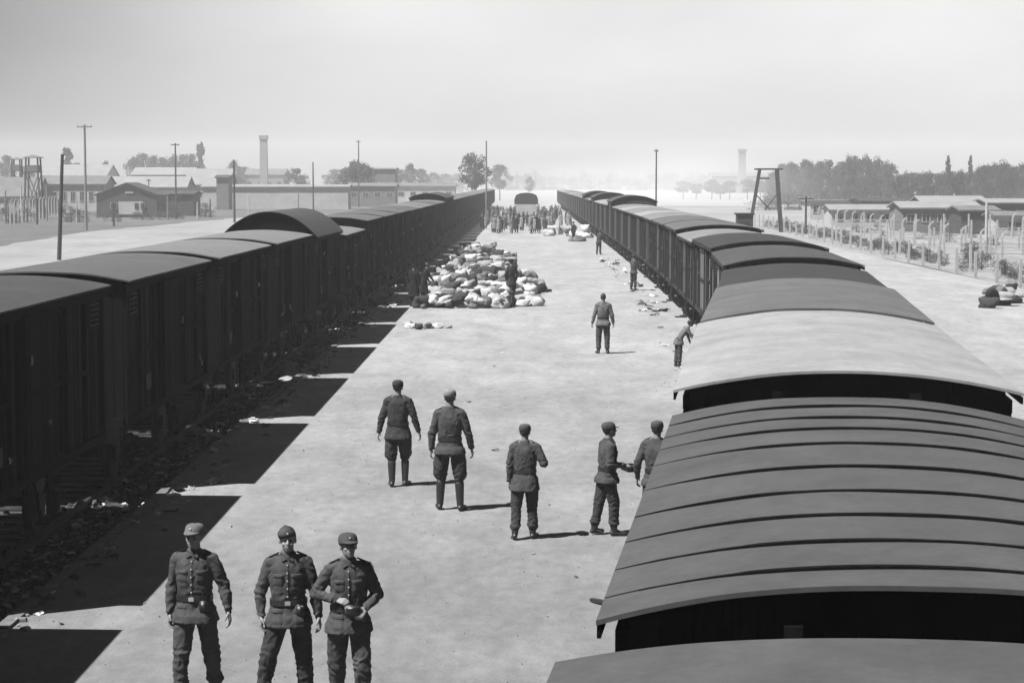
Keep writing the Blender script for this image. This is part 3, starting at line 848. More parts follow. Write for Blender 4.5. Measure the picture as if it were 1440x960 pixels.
# ballast
b = bmesh.new(); rs = random.Random(3)
for k in range(9000):
    y = 18 + (rs.random()**1.7)*150; x = rs.uniform(-10.4,-6.12) if rs.random() < .25 else rs.uniform(-7.6,-6.1)
    s = rs.uniform(.02,.06)*(1 + (.5 if rs.random() < .05 else 0)); c = V((x, y, -.25+s*.3))
    M = Matrix.Rotation(rs.uniform(0,6.28),3,'Z') @ Matrix.Rotation(rs.uniform(0,3),3,'X')
    bx(b, c, (s*2, s*1.6, s*1.3), M, taper=.6, tone=rs.choice((.5,.8,1,1,1.4,2.6)))
tag(obj('ballast_stones', b, gray('ballast_stone', .11, .95, .5, 3, .3, coords='World', tone=True)), kind='stuff')
b = bmesh.new()
for k in range(1500):
    y = 18.5 + (rs.random()**1.5)*110; x = rs.gauss(-6.5, .45)
    if not -7.5 < x < -5.1: continue
    z = -.2 if x < -6.1 else .015; s = rs.uniform(.02,.075)
    M = Matrix.Rotation(rs.uniform(0,6.28),3,'Z') @ Matrix.Rotation(rs.uniform(-.5,.5),3,'X')
    bx(b, (x,y,z+s*.2), (s*2.2, s*1.3, s*.5), M, taper=rs.uniform(.4,.9), tone=rs.choice((.15,.25,.4,.4,.6,1,1.5)))
tag(obj('litter', b, gray('litter_bits', .6, .95, .3, 6, .2, coords='World', tone=True)), kind='stuff')
# pebbles on the ramp
b = bmesh.new()
for k in range(1800):
    y = 18 + (rs.random()**1.5)*90; x = rs.uniform(-5.8, 5.2)
    if x > E(y)-.1: continue
    s = rs.uniform(.006,.015)*(1.6 if rs.random() < .03 else 1); bx(b, (x,y,s*.4), (s*2,s*1.6,s*1.2), Matrix.Rotation(rs.uniform(0,6),3,'Z'), taper=.6)
tag(obj('pebbles', b, gray('pebble', .34, .95, .4, 3, .3, coords='World')), kind='stuff')

# ------------------------------------------------------------------ luggage
lug = {k: gray('luggage_'+k, v, .95, .15, 6, .4, bscale=40) for k, v in (('white',.68),('pale',.42),('grey',.2),('dark',.06),('black',.025))}
def bundle_mesh(kind, seed):
    bm = bmesh.new(); sd = V((seed*7.3, seed*2.1, 0)); rs = random.Random(seed)
    if kind == 'sack':
        bmesh.ops.create_icosphere(bm, subdivisions=3, radius=.5)
        for v in bm.verts:
            v.co *= .82
            p = v.co.copy(); n = 1 + .5*noise.noise(p*2.0+sd) + .22*(1-abs(noise.noise(p*4.2+sd))*2)
            q = V((p.x*1.0*n, p.y*.75*n, p.z*.66*n)); 
            if q.z < -.16: q.z = -.16 - (q.z+.16)*.1
            q.z += .16
            ear = max(0, p.normalized().dot(V((.75,.1,.65)))-.9)*3.2 + max(0, p.normalized().dot(V((-.7,-.2,.68)))-.92)*3.2
            v.co = q + p.normalized()*ear*.5
    elif kind == 'cloth':
        bmesh.ops.create_icosphere(bm, subdivisions=3, radius=.5)
        for v in bm.verts:
            p = v.co.copy(); n = 1 + .45*noise.noise(p*3.2+sd) + .3*(1-abs(noise.noise(p*5.5+sd))*2)
            q = V((p.x*.95*n, p.y*.75*n, p.z*.5*n)); q.z = max(q.z, -.07)+.07; v.co = q
    for f in bm.faces: f.smooth = True
    return bm
def case_parts(root, w, d, h, mat, lie):
    b = bmesh.new(); bx(b, (0,0,h/2+.005), (w,d,h)); bmesh.ops.bevel(b, geom=b.edges[:], offset=.025, segments=2, affect='EDGES')
    obj('case_body', b, mat, root)
    for x in (-.21*w/.6, .21*w/.6):
        b = bmesh.new(); bx(b, (x,0,h/2+.005), (.035, d+.012, h+.012)); obj('strap', b, lug['dark'], root)
    b = bmesh.new()
    if lie: 
        bar(b, (-.07,-d/2,h/2), (-.06,-d/2-.05,h/2), .02); bar(b, (-.06,-d/2-.05,h/2), (.06,-d/2-.05,h/2), .025); bar(b, (.06,-d/2-.05,h/2), (.07,-d/2,h/2), .02)
    else:
        bar(b, (-.07,0,h), (-.06,0,h+.05), .02); bar(b, (-.06,0,h+.05), (.06,0,h+.05), .025); bar(b, (.06,0,h+.05), (.07,0,h), .02)
    obj('handle', b, leather, root)
LP = {}
def lug_item(kind, tone, v, loc, rz, s, label, group, tilt=(0,0)):
    key = (kind, tone, v)
    names = {'sack': ('cloth_bundle','bundle'), 'cloth': ('blanket_heap','blanket'), 'case': ('suitcase','suitcase'), 'trunk': ('suitcase','suitcase'), 'roll': ('bedding_roll','bedding roll')}
    nm, cat = names[kind]
    if key not in LP:
        if kind in ('sack', 'cloth'):
            o = obj(nm, bundle_mesh(kind, v), lug[tone])
        elif kind == 'roll':
            o = empty(nm); b = bmesh.new(); bar(b, (-.4,0,.16), (.4,0,.16), .32, n=14)
            for vv in b.verts: vv.co += V((0,1,0))*.03*noise.noise(vv.co*5)
            obj('bedding', b, lug[tone], o, True)
            for x in (-.2,.2):
                b = bmesh.new(); bar(b, (x-.02,0,.16), (x+.02,0,.16), .34, n=14); obj('strap', b, lug['black'], o)
        else:
            o = empty(nm); case_parts(o, *((.62,.4,.2) if kind == 'case' else (.85,.5,.36)), lug[tone], True)
        LP[key] = o
    else:
        o = copy_tree(LP[key])
    tag(o, label, cat, group)
    o.location = loc; o.rotation_euler = (tilt[0], tilt[1], rz); o.scale = (s,)*3
    return o
tw = {'white': 'white', 'pale': 'pale', 'grey': 'grey', 'dark': 'dark', 'black': 'black'}
kn = {'sack': 'knotted cloth bundle', 'cloth': 'crumpled blanket', 'case': 'flat strapped suitcase', 'trunk': 'large strapped suitcase', 'roll': 'strapped bedding roll'}
def heap_h(x, y):
    # heap outline: broad near end, narrowing away along the dark train
    if y < 80: return 0
    if y > 160: return 0
    if y < 96: xl, xr, t = -4.5-.02*(y-80), .1+.05*(y-80), .85+.5*(y-80)/16
    elif y < 118: xl, xr, t = -4.9, .8-.07*(y-96), 1.3-.01*(y-96)
    else: xl, xr, t = -5.0, -.75-.045*(y-118), .95-.012*(y-118)
    j = .9*noise.noise(V((x*1.3, y*.35, 8))); xl += j*.5; xr += j
    if not xl < x < xr or y < 80.5 + 3*max(0, noise.noise(V((x*1.1, 1, 5)))+.2): return 0
    e = min(x-xl, xr-x, (y-79)*.5, (161-y)*.3)
    if x > -1.2 and y < 118: t *= max(.35, 1-.4*(x+1.2))
    return .38*t*min(1, .3+e*.6)*(1 + .3*noise.noise(V((x*.9, y*.25, 3))))
rp = random.Random(21); items = []; cnt = 0
for layer in range(4):
    tries = 0
    while tries < 6000 and cnt < 620:
        tries += 1
        y = 80 + 80*rp.random()**1.5; x = rp.uniform(-5.2, 1.3); hh = heap_h(x, y)
        if hh < layer*.22 + .05: continue
        gap = .36 + (y-80)*.013
        if any(l == layer and (x-a)**2+((y-c)*.7)**2 < gap*gap for a, c, l in items): continue
        items.append((x, y, layer)); cnt += 1
        kind = rp.choice(('sack','sack','sack','cloth','cloth','case','trunk','roll'))
        tone = rp.choice(('white','white','white','pale','pale','grey','grey','dark','dark','black'))
        if kind in ('case','trunk') and tone == 'white': tone = rp.choice(('dark','grey','black'))
        zone = 'at the near edge' if y < 86 else ('in the thick' if y < 108 else ('in the far thin part' if y > 125 else 'in the rear half'))
        lv = ('on the ground', 'in the second layer', 'high up', 'on the top')[layer]
        lab = '%s %s %s %s of heap' % (tw[tone], kn[kind], lv, zone)
        lug_item(kind, tone, rp.choice((1,2)), (x, y, layer*.2), rp.uniform(0,6.28), rp.uniform(.55,.95), lab, 'luggage heaped along the left train', (rp.uniform(-.35,.35) if layer else 0, rp.uniform(-.35,.35) if layer else 0))
# scattered small luggage
for (px, py, kind, tone, s) in ((577,461,'cloth','white',.5),(589,463,'sack','dark',.4),(601,462,'sack','grey',.4),(616,461,'cloth','white',.5),(629,461,'cloth','pale',.35),(574,457,'cloth','pale',.4)):
    q = at(px, py); lug_item(kind, tone, 1, (q.x,q.y,0), rp.uniform(0,6), s, '%s %s%s on the road before the luggage heap' % (tw[tone], kn[kind], {577:' at the left', 616:' in the middle', 629:' farthest right', 574:' beside the left one'}.get(px,'')), 'few things dropped before the heap')
for k in range(26):
    px = rp.uniform(770, 828); py = rp.uniform(324, 341) if px > 800 else rp.uniform(324, 332)
    q = at(px, py); kind = rp.choice(('sack','cloth','case')); tone = rp.choice(('white','white','pale','dark','grey'))
    lug_item(kind, tone, rp.choice((1,2)), (q.x,q.y,0), rp.uniform(0,6), rp.uniform(.9,1.5), '%s %s in the small far pile beside the right train' % (tw[tone], kn[kind]), 'far pile beside the right train')
for k in range(16):
    px, py = ((1388,418),(1396,424),(1404,414),(1412,428),(1408,420),(1420,410),(1398,412),(1424,424),(1392,428),(1432,414))[k % 10]
    q = at(px + rp.uniform(-3,3), py + rp.uniform(-3,3)+4); kind = rp.choice(('sack','cloth')); tone = ('dark','pale','grey','black')[k % 4]
    lug_item(kind, tone, rp.choice((1,2)), (q.x,q.y,.25*(k // 10)), rp.uniform(0,6), rp.uniform(.6,.95), '%s %s in the little heap at the right edge by the fence' % (tw[tone], kn[kind]), 'little heap at the right edge')
# litter along both trains
paper = [None]*3
pm = gray('paper', 1.15, .9, .1, 10, .1); pm2 = gray('rag', .13, .95, .3, 10, .2)
def scrap(v, m):
    b = bmesh.new(); n = 4; g = []
    for j in range(n+1):
        g.append([b.verts.new(((i/n-.5)*.3, (j/n-.5)*.2, .025+.07*noise.noise(V((i*.6+v*9, j*.6, v))) )) for i in range(n+1)])
    for j in range(n):
        for i in range(n): b.faces.new([g[j][i], g[j][i+1], g[j+1][i+1], g[j+1][i]])
    bmesh.ops.solidify(b, geom=b.faces[:], thickness=.006)
    return obj('paper_scrap', b, m)
sp = {}
def put_scrap(x, y, z, s, m, label, group):
    v = rp.choice((0,1,2)); key = (v, m.name)
    if key not in sp: sp[key] = o = scrap(v, m)
    else: o = sp[key].copy(); C.objects.link(o)
    tag(o, label, 'scrap', group); o.location = (x,y,z); o.rotation_euler = (rp.uniform(-.3,.3), rp.uniform(-.3,.3), rp.uniform(0,6)); o.scale = (s,s,s)
for k in range(28):
    y = 36 + 70*rp.random()**1.2; x = rp.uniform(-7.1,-6.2); kd_ = rp.choice(('sack','cloth','cloth','case')); tn_ = rp.choice(('grey','dark','pale'))
    lug_item(kd_, tn_, rp.choice((1,2)), (x,y,-.23), rp.uniform(0,6), rp.uniform(.35,.8), '%s %s dropped in the shade beside the left train' % (tw[tn_], kn[kd_]), 'things dropped beside the left train')
for k in range(225):
    y = 19 + 90*rp.random()**1.6; x = rp.uniform(-7.3,-5.3); z = -.22 if x < -6.05 else .01
    w = rp.random() < .5
    put_scrap(x, y, z, rp.uniform(.25,.8) if y < 32 else rp.uniform(.4,1.3), pm if w else pm2, 'pale paper scrap littering the shaded track bed by the left train' if w else 'dark rag littering the shaded track bed by the left train', 'litter beside the left train')
for k in range(60):
    y = 50 + 90*rp.random(); x = E(y) - rp.uniform(-.1,.9); w = rp.random() < .55
    put_scrap(x, y, .02, rp.uniform(.6,1.6), pm if w else pm2, 'pale scrap lying at the foot of the right train' if w else 'dark rag lying at the foot of the right train', 'litter beside the right train')
for k in range(14):
    y = 24 + 60*rp.random(); x = rp.uniform(-3.6, 2.2)
    put_scrap(x, y, .012, rp.uniform(.2,.45), pm if k % 2 else pm2, 'tiny pale scrap on the open gravel road' if k % 2 else 'tiny dark scrap on the open gravel road', 'specks of litter on the road')
def plank(name, a, c, w, label, m, h=.05):
    b = bmesh.new(); bar(b, a, c, w, h); tag(obj(name, b, m), label, 'plank')
wm_ = gray('old_board', .12, .9, .3, 3, .3, stretch=(1,1,1))
for (p0, p1, lab) in (((33,752),(84,722),'grey board lying under the left train, nearest the camera'), ((185,731),(216,706),'short board on the track bed below the second shadow gap'), ((268,652),(306,622),'board propped on the kerb by the shaded track'), ((222,616),(252,600),'pale board under the left wagons, farthest of the boards')):
    a = at(*p0, h=-.16); c = at(*p1, h=-.16); plank('board', a, c, .16, lab, wm_)

a = at(832,846); c = at(856,853); plank('stick', (a.x,a.y,.03), (c.x,c.y,.05), .06, 'short dark stick lying beside the near wagon with sheeted roof', leather, .04)
# ------------------------------------------------------------------ trees
leaf = [gray('foliage_dark', .075, .9, .4, .6, 0, tone=True), gray('foliage_mid', .11, .9, .4, .6, 0, tone=True), gray('foliage_pale', .13, .9, .4, .6, 0, tone=True)]
bark = gray('bark', .09, .95, .3, 2, .3)
TP = {}
def tree_proto(kind, seed, m):
    rs = random.Random(seed); root = empty('tree')
    hgt = 1.0
    b = bmesh.new()
    def tr(a, c, r0, r1): bar(b, a, c, r0*2, n=7, r1=r1*2)
    tr((0,0,0), (.01,0,.45), .022, .016); tr((.01,0,.45), (0,.01,.88), .016, .005)
    tips = []
    for k in range(12):
        z = rs.uniform(.3,.8); a = rs.uniform(0,6.28); l = rs.uniform(.12,.3)*(1 if kind != 'poplar' else .4)
        tip = V((math.cos(a)*l, math.sin(a)*l, z+rs.uniform(.05,.16))); tr((0,0,z), tip, .009, .003); tips.append(tip)
    obj('trunk', b, bark, root)
    b = bmesh.new(); la = b.faces.layers.float.new('tone')
    clumps = []
    nC = {'full': 52, 'round': 50, 'poplar': 30, 'bush': 20, 'pine': 22}[kind]
    for k in range(nC):
        if kind == 'round': 
            a = rs.uniform(0,6.28); t_ = rs.uniform(-1,1); z = .62+.27*t_; rr_ = .36*math.sqrt(1-.92*t_*t_)*rs.uniform(.35,1); c = V((math.cos(a)*rr_, math.sin(a)*rr_, z)); s = rs.uniform(.06,.125)
        elif kind == 'full':
            a = rs.uniform(0,6.28); z = rs.uniform(.06,.88); rr_ = .36*min(1, math.sqrt(max(0, 1-((z-.4)/.49)**2))*1.1)*rs.uniform(.2,1); c = V((math.cos(a)*rr_, math.sin(a)*rr_, z)); s = rs.uniform(.07,.13)
        elif kind == 'poplar':
            z = rs.uniform(.2,.97); a = rs.uniform(0,6.28); rr_ = .09*rs.random(); c = V((math.cos(a)*rr_, math.sin(a)*rr_, z)); s = rs.uniform(.05,.1)*(1.2-z*.5)
        elif kind == 'pine':
            z = rs.uniform(.45,.97); a = rs.uniform(0,6.28); rr_ = rs.uniform(.02,.2)*(1.15-z*.5); c = V((math.cos(a)*rr_, math.sin(a)*rr_, z)); s = rs.uniform(.06,.11)
        else:
            a = rs.uniform(0,6.28); rr_ = .5*math.sqrt(rs.random()); c = V((math.cos(a)*rr_, math.sin(a)*rr_, rs.uniform(.03,.8)*(1-.5*rr_))); s = rs.uniform(.12,.22)
        clumps.append((c, s, rs.uniform(.6,1.5)))
    for (c, s, tn) in clumps:
        for q in range(75):
            d = V((rs.gauss(0,1), rs.gauss(0,1), rs.gauss(0,1))).normalized()*s*rs.uniform(.45,1.08); d.z *= .75
            p = c+d; ls = rs.uniform(.012,.026)
            n1 = V((rs.gauss(0,1), rs.gauss(0,1), rs.gauss(0,1))).normalized(); n2 = n1.orthogonal().normalized(); n3 = n1.cross(n2)
            f = b.faces.new([b.verts.new(p+n2*ls), b.verts.new(p+n3*ls*.7), b.verts.new(p-n2*ls), b.verts.new(p-n3*ls*.7)]); f[la] = tn
    obj('crown', b, m, root)
    return root
def tree(kind, px, y, hgt, wid, label, group=None, mi=0, cat='tree', zb=-.27):
    v = rp.choice((0,1)); key = (kind, v, mi)
    if key not in TP: o = TP[key] = tree_proto(kind, 40+v+10*mi, leaf[mi])
    else: o = copy_tree(TP[key])
    tag(o, label, cat, group)
    o.location = (xat(px, y), y, zb); o.rotation_euler.z = rp.uniform(0,6.28); wk = wid/{'round': .85, 'full': .8, 'poplar': .35, 'bush': 1.2, 'pine': .5}[kind]
    o.scale = (wk, wk, hgt*(1.0 if kind != 'bush' else 1.05))
    return o
def top(py, y): return H + (VY-py)/F*y + .27       # height of a thing whose top shows at row py
tree('round', 668, 420, top(211,420), 7.4, 'dark round-headed tree standing beyond the end of the left train', mi=0)
tree('round', 703, 560, top(228,560), 7.5, 'fainter tree just right of the dark round-headed one', mi=1)
GW = 'trees of the wood on the right'
outline = [(1085,236),(1100,226),(1112,222),(1126,219),(1140,222),(1150,224),(1163,222),(1176,226),(1188,218),(1198,209),(1210,214),(1222,217),(1232,216),(1244,222),(1250,221)]
for i, (px, py) in enumerate(outline):
    for r_ in range(2):
        y = 470+rp.uniform(-15,25)+r_*40
        tree('full', px+rp.uniform(-5,5), y, top(py+r_*5+rp.uniform(-2,3), y), rp.uniform(4.5,6.5), 'leafy tree in the left block of the wood on the right', GW, mi=0 if px > 1180 else 1)
outline = [(1262,240),(1275,236),(1290,233),(1304,230),(1318,232),(1330,218),(1340,232),(1352,236),(1361,218),(1372,234),(1380,220),(1390,216),(1402,217),(1411,224),(1420,218),(1430,226),(1438,220),(1452,222),(1466,218)]
for i, (px, py) in enumerate(outline):
    thin = px in (1330, 1361)
    for r_ in range(2):
        y = 400+rp.uniform(-12,20)+r_*40
        if thin and r_ == 0: tree('poplar', px, y, top(py,y), 1.5, 'thin tree sticking up above the right hand wood', 'thin trees above the wood', mi=0)
        else: tree('full', px+rp.uniform(-4,4), y, top(max(py, 222 if px > 1370 else 234)+r_*4+rp.uniform(-2,3), y), rp.uniform(4,5.6), 'leafy tree in the right block of the wood on the right', GW, mi=0)
# low undergrowth in front of the wood
for k in range(26):
    px = 1075+k*16; tree('bush', px, 380+rp.uniform(-8,8), rp.uniform(2.5,4.2), rp.uniform(6,9), 'low bush along the foot of the wood on the right', 'bushes before the wood', mi=1, cat='bush')
GB = 'hazy trees behind the barracks on the left'
for (px, py, y, w, k) in ((97,205,520,4,'poplar'),(108,225,500,7,'round'),(12,215,600,7,'round'),(40,228,560,8,'round'),(150,222,560,5,'round'),(190,216,640,9,'round'),(203,212,640,9,'round'),(217,214,640,8,'round'),(231,218,640,8,'round'),
                   (246,213,640,8,'round'),(258,214,640,8,'round'),(270,213,640,7,'round'),(285,197,600,2.6,'poplar'),(280,204,600,3,'poplar'),(330,222,640,7,'round'),(345,232,700,9,'round'),(358,235,700,9,'round'),(388,236,700,9,'round'),
                   (418,234,520,7.5,'round'),(470,236,760,10,'round'),(488,232,500,8,'round'),(500,221,440,9,'round'),(513,226,440,8,'round'),(545,240,620,8,'round'),(560,236,620,8,'round'),(578,226,600,6.5,'round'),(592,234,640,8,'round'),(610,240,800,10,'round'),(628,243,900,12,'round'),(645,242,1000,13,'round')):
    tree('full' if k == 'round' else k, px, y, top(py, y), w, {'poplar': 'slim pale tree rising through the haze at the left', 'round': 'hazy rounded tree on the left skyline'}[k], GB if k == 'round' else 'slim trees on the left skyline', mi=1)
for k in range(26):
    px = 700+k*13; tree('bush', px, 1250+rp.uniform(-60,60), rp.uniform(8,14), rp.uniform(16,26), 'faint tree of the far hazy skyline straight ahead', 'faint skyline trees', mi=1)
tree('round', 745, 620, top(247,620), 4, 'small faint tree above the far end of the road', mi=1)
for px, py in ((960,252),(978,256),(1000,250),(1012,258),(1025,252),(1050,250),(1068,252)):
    tree('round', px, 600, top(py,600), 6, 'faint tree in the haze between the right train and the chimney', 'faint trees near the right chimney', mi=2)
for (px, py, y) in ((120,296,300),(146,302,290),(205,298,310),(262,300,330),(285,290,340),(225,302,280),(60,300,290),(92,296,320),(20,302,270),(240,303,300)):
    tree('bush', px, y, rp.uniform(.9,2.0), rp.uniform(2.5,5), 'low shrub in the yard before the left barracks', 'shrubs in the left yard', mi=1, cat='shrub')

# ------------------------------------------------------------------ buildings
wall_l = gray('limewashed_wall', .58, .9, .15, .8, .15); wall_m = gray('timber_wall', .22, .9, .2, 1.2, .2, stretch=(6,1,.5)); wall_d = gray('tarred_wall', .07, .9, .3, 1.5, .2)
rf_p = gray('pale_roof', .33, .9, .15, .5, .1); rf_m = gray('grey_roof', .2, .9, .2, .5, .1); rf_d = gray('dark_roof', .07, .9, .2, .5, .1)
brickm = gray('brick', .34, .9, .2, 4, .2); win_m = gray('window_glass', .035, .2, .1, 1, 0, spec=.5); frame_m = gray('window_frame', .5, .8, .1, 3, 0)
def barrack(px0, px1, y, eave, ridge, depth, wall, roof, label, nwin=0, group=None, axis='x', winh=1.0, doors=0, z=-.27, cat='hut', win_z=None, nm='barrack'):
    x0, x1 = xat(px0, y), xat(px1, y); w = x1-x0
    root = empty(nm, ((x0+x1)/2, y+depth/2, z), label=label, cat=cat, group=group)
    b = bmesh.new(); bx(b, (0,0,eave/2), (w, depth, eave))
    ov = .35
    if axis == 'y':      # gable faces the camera
        for sg in (1,-1):
            vs = [b.verts.new((-w/2, sg*depth/2, eave)), b.verts.new((w/2, sg*depth/2, eave)), b.verts.new((0, sg*depth/2, ridge-.08)), ]
            ws = [b.verts.new(v.co - V((0, sg*.12, 0))) for v in vs]
            b.faces.new(vs); b.faces.new(ws[::-1])
    else:
        for sg in (1,-1):
            vs = [b.verts.new((sg*w/2, -depth/2, eave)), b.verts.new((sg*w/2, depth/2, eave)), b.verts.new((sg*w/2, 0, ridge-.08))]
            ws = [b.verts.new(v.co - V((sg*.12, 0, 0))) for v in vs]
            b.faces.new(vs); b.faces.new(ws[::-1])
    bmesh.ops.recalc_face_normals(b, faces=b.faces)
    obj('wall', b, wall, root)
    b = bmesh.new(); t = .14
    if axis == 'y':
        D = depth/2+ov; sl = (ridge-eave)/(w/2)
        pr = [(-w/2-ov, eave-ov*sl), (0, ridge), (w/2+ov, eave-ov*sl)]
        a = [b.verts.new((x, -D, zz)) for x, zz in pr] + [b.verts.new((x, -D, zz+t)) for x, zz in reversed(pr)]
        c = [b.verts.new((v.co.x, D, v.co.z)) for v in a]
    else:
        D = w/2+ov; sl = (ridge-eave)/(depth/2)
        pr = [(-depth/2-ov, eave-ov*sl), (0, ridge), (depth/2+ov, eave-ov*sl)]
        a = [b.verts.new((-D, x, zz)) for x, zz in pr] + [b.verts.new((-D, x, zz+t)) for x, zz in reversed(pr)]
        c = [b.verts.new((D, v.co.y, v.co.z)) for v in a]
    n = len(a)
    for i in range(n): b.faces.new([a[i], a[(i+1)%n], c[(i+1)%n], c[i]])
    b.faces.new([a[0],a[1],a[4],a[5]]); b.faces.new([a[1],a[2],a[3],a[4]]); b.faces.new([c[0],c[1],c[4],c[5]]); b.faces.new([c[1],c[2],c[3],c[4]])
    bmesh.ops.recalc_face_normals(b, faces=b.faces)
    obj('roof', b, roof, root)
    wz = win_z or eave*.58
    for k in range(nwin):
        x = -w/2 + w*(k+.5)/nwin
        b = bmesh.new(); ww = min(1.3, w/nwin*.5)
        for sx in (-1,1): bx(b, (x+sx*ww/2, -depth/2-.02, wz), (.1,.1,winh+.1))
        for sz in (-1,1): bx(b, (x, -depth/2-.022, wz+sz*winh/2), (ww+.12,.1,.1))
        bx(b, (x, -depth/2-.02, wz), (.06,.08,winh))
        wf = obj('window', b, frame_m, root)
        b = bmesh.new(); bx(b, (x, -depth/2-.006, wz), (ww,.03,winh)); obj('pane', b, win_m, wf)
    for k in range(doors):
        x = -w/2 + w*(k+.5)/doors + (.9 if nwin else 0)
        b = bmesh.new(); bx(b, (x, -depth/2-.03, 1.0), (1.0,.08,2.0)); d = obj('door', b, wall_d, root)
        b = bmesh.new(); bx(b, (x+.38, -depth/2-.08, 1.0), (.05,.05,.16)); obj('handle', b, frame_m, d)
    return root
def hroof(py, y): return H+.27 + (VY-py)/F*y
# left camp
barrack(-60, 52, 330, 3.0, hroof(250,330), 9, wall_l, rf_m, 'long low pale hut at the far left behind the posts', 9)
barrack(58, 148, 336, hroof(259,336), hroof(248,336), 8, wall_l, rf_m, 'pale two-row hut with tall windows left of the dark gabled house', 7, winh=1.6)
barrack(150, 262, 372, hroof(263,372), hroof(249,372), 9, wall_l, rf_p, 'pale-roofed hut directly behind the dark gabled house', 5)
house = barrack(136, 221, 300, hroof(274,300), hroof(258,300), 9, wall_d, rf_d, 'dark gabled house with light window bay in the left yard', 0, axis='y', cat='house', nm='gabled_house')
b = bmesh.new(); bx(b, (.6,-4.58,1.4), (3.6,.12,1.9)); obj('light_panel', b, wall_l, house)
for x in (-1.9, 1.5, 2.4):
    b = bmesh.new(); bx(b, (x,-4.68,1.75), (.62 if x > 0 else 1.0,.08,.9)); f_ = obj('window', b, frame_m, house)
    b = bmesh.new(); bx(b, (x,-4.73,1.75), (.5 if x > 0 else .85,.04,.78)); obj('pane', b, win_m, f_)
b = bmesh.new(); bx(b, (.4,-4.6,3.7), (1.2,.06,.25)); obj('gable_vent', b, frame_m, house)
barrack(216, 272, 312, hroof(273,312), hroof(271,312)+.2, 7, wall_d, rf_d, 'dark flat shed attached right of the gabled house', 0, doors=1, cat='shed')
barrack(262, 322, 400, hroof(259,400), hroof(238,400), 10, wall_l, rf_p, 'pale building with tall light roof behind the dark shed', 4)
barrack(186, 270, 520, hroof(246,520), hroof(236,520), 14, wall_m, rf_p, 'distant hut with pale roof under the left tree clump', 0)
barrack(60, 150, 470, hroof(247,470), hroof(232,470), 14, wall_l, rf_p, 'distant long pale roof behind the crossarm pole', 0)
barrack(285, 490, 390, hroof(263,390), hroof(261,390)+.1, 6, wall_l, rf_p, 'very long low pale building behind the barrel-roofed wagon', 0, cat='building')
barrack(516, 556, 450, hroof(238,450), hroof(236,450), 9, wall_m, rf_p, 'square grey building with pale roof edge, mid left skyline', 4, cat='building')
barrack(490, 556, 430, hroof(262,430), hroof(258,430), 9, wall_m, rf_m, 'low grey building right of the long pale one', 4)
barrack(556, 640, 470, hroof(262,470), hroof(258,470), 9, wall_l, rf_m, 'low pale hut behind the far part of the left train', 5)
barrack(305, 322, 380, hroof(250,380), hroof(247,380), 5, wall_m, rf_d, 'small hut under the pole left of the chimney', 0)
# right camp
GRB = None
barrack(1268, 1376, 215, 2.5, hroof(285,215), 8, wall_m, rf_p, 'right camp hut with broad pale roof and open shaded front', 5, winh=.8)
barrack(1296, 1384, 250, 2.7, hroof(277,250), 8, wall_m, rf_p, 'right camp hut peeking over the broad pale roof', 0)
barrack(1388, 1480, 228, 2.9, hroof(281,228), 8, wall_d, rf_p, 'dark-walled camp hut at the right edge', 3, winh=.8)
barrack(1400, 1500, 196, 2.0, hroof(299,196), 5, wall_l, rf_m, 'low pale shed before the dark hut at the right edge', 2, winh=.6, cat='shed')
barrack(1210, 1256, 255, 2.8, hroof(280,255), 8, wall_m, rf_d, 'small hut with dark roof left of the broad pale one', 3)
barrack(1138, 1206, 280, 2.6, hroof(284,280), 8, wall_l, rf_m, 'pale hut behind the leaning timber frame', 4)
barrack(1168, 1254, 238, 2.0, hroof(289,238), 6, wall_l, rf_p, 'low pale hut in front of the small dark-roofed one', 4, winh=.7)
barrack(1350, 1400, 205, 2.4, hroof(291,205), 6, wall_d, rf_m, 'dark lean-to between the two camp huts', 0, doors=1)
# chimneys
def chimney(px, y, py, wpx, label):
    h = hroof(py, y); w = wpx/F*y; root = empty('chimney', (xat(px,y), y, -.27), label=label, cat='chimney')
    b = bmesh.new(); loft(b, [((0,0,0), w*.56, w*.56), ((0,0,h-1.2), w*.47, w*.47)], 4, 2); 
    for v in b.verts: v.co = Matrix.Rotation(R(45),3,'Z') @ V((v.co.x*1.3, v.co.y*1.3, v.co.z))
    obj('shaft', b, brickm, root)
    b = bmesh.new(); bx(b, (0,0,h-.6), (w*1.06,w*1.06,1.2)); obj('rim', b, brickm, root)
chimney(372, 620, 191, 11, 'square brick chimney rising on the left skyline')
chimney(1042, 900, 210, 11, 'square brick chimney in the haze on the right')
barrack(1000, 1085, 920, hroof(248,920), hroof(243,920), 16, brickm, rf_m, 'hazy brick building at the foot of the right chimney', 5, cat='building', winh=2)
barrack(345, 400, 640, hroof(246,640), hroof(238,640), 16, brickm, rf_m, 'hazy brick building at the foot of the left chimney', 4, cat='building', winh=2)

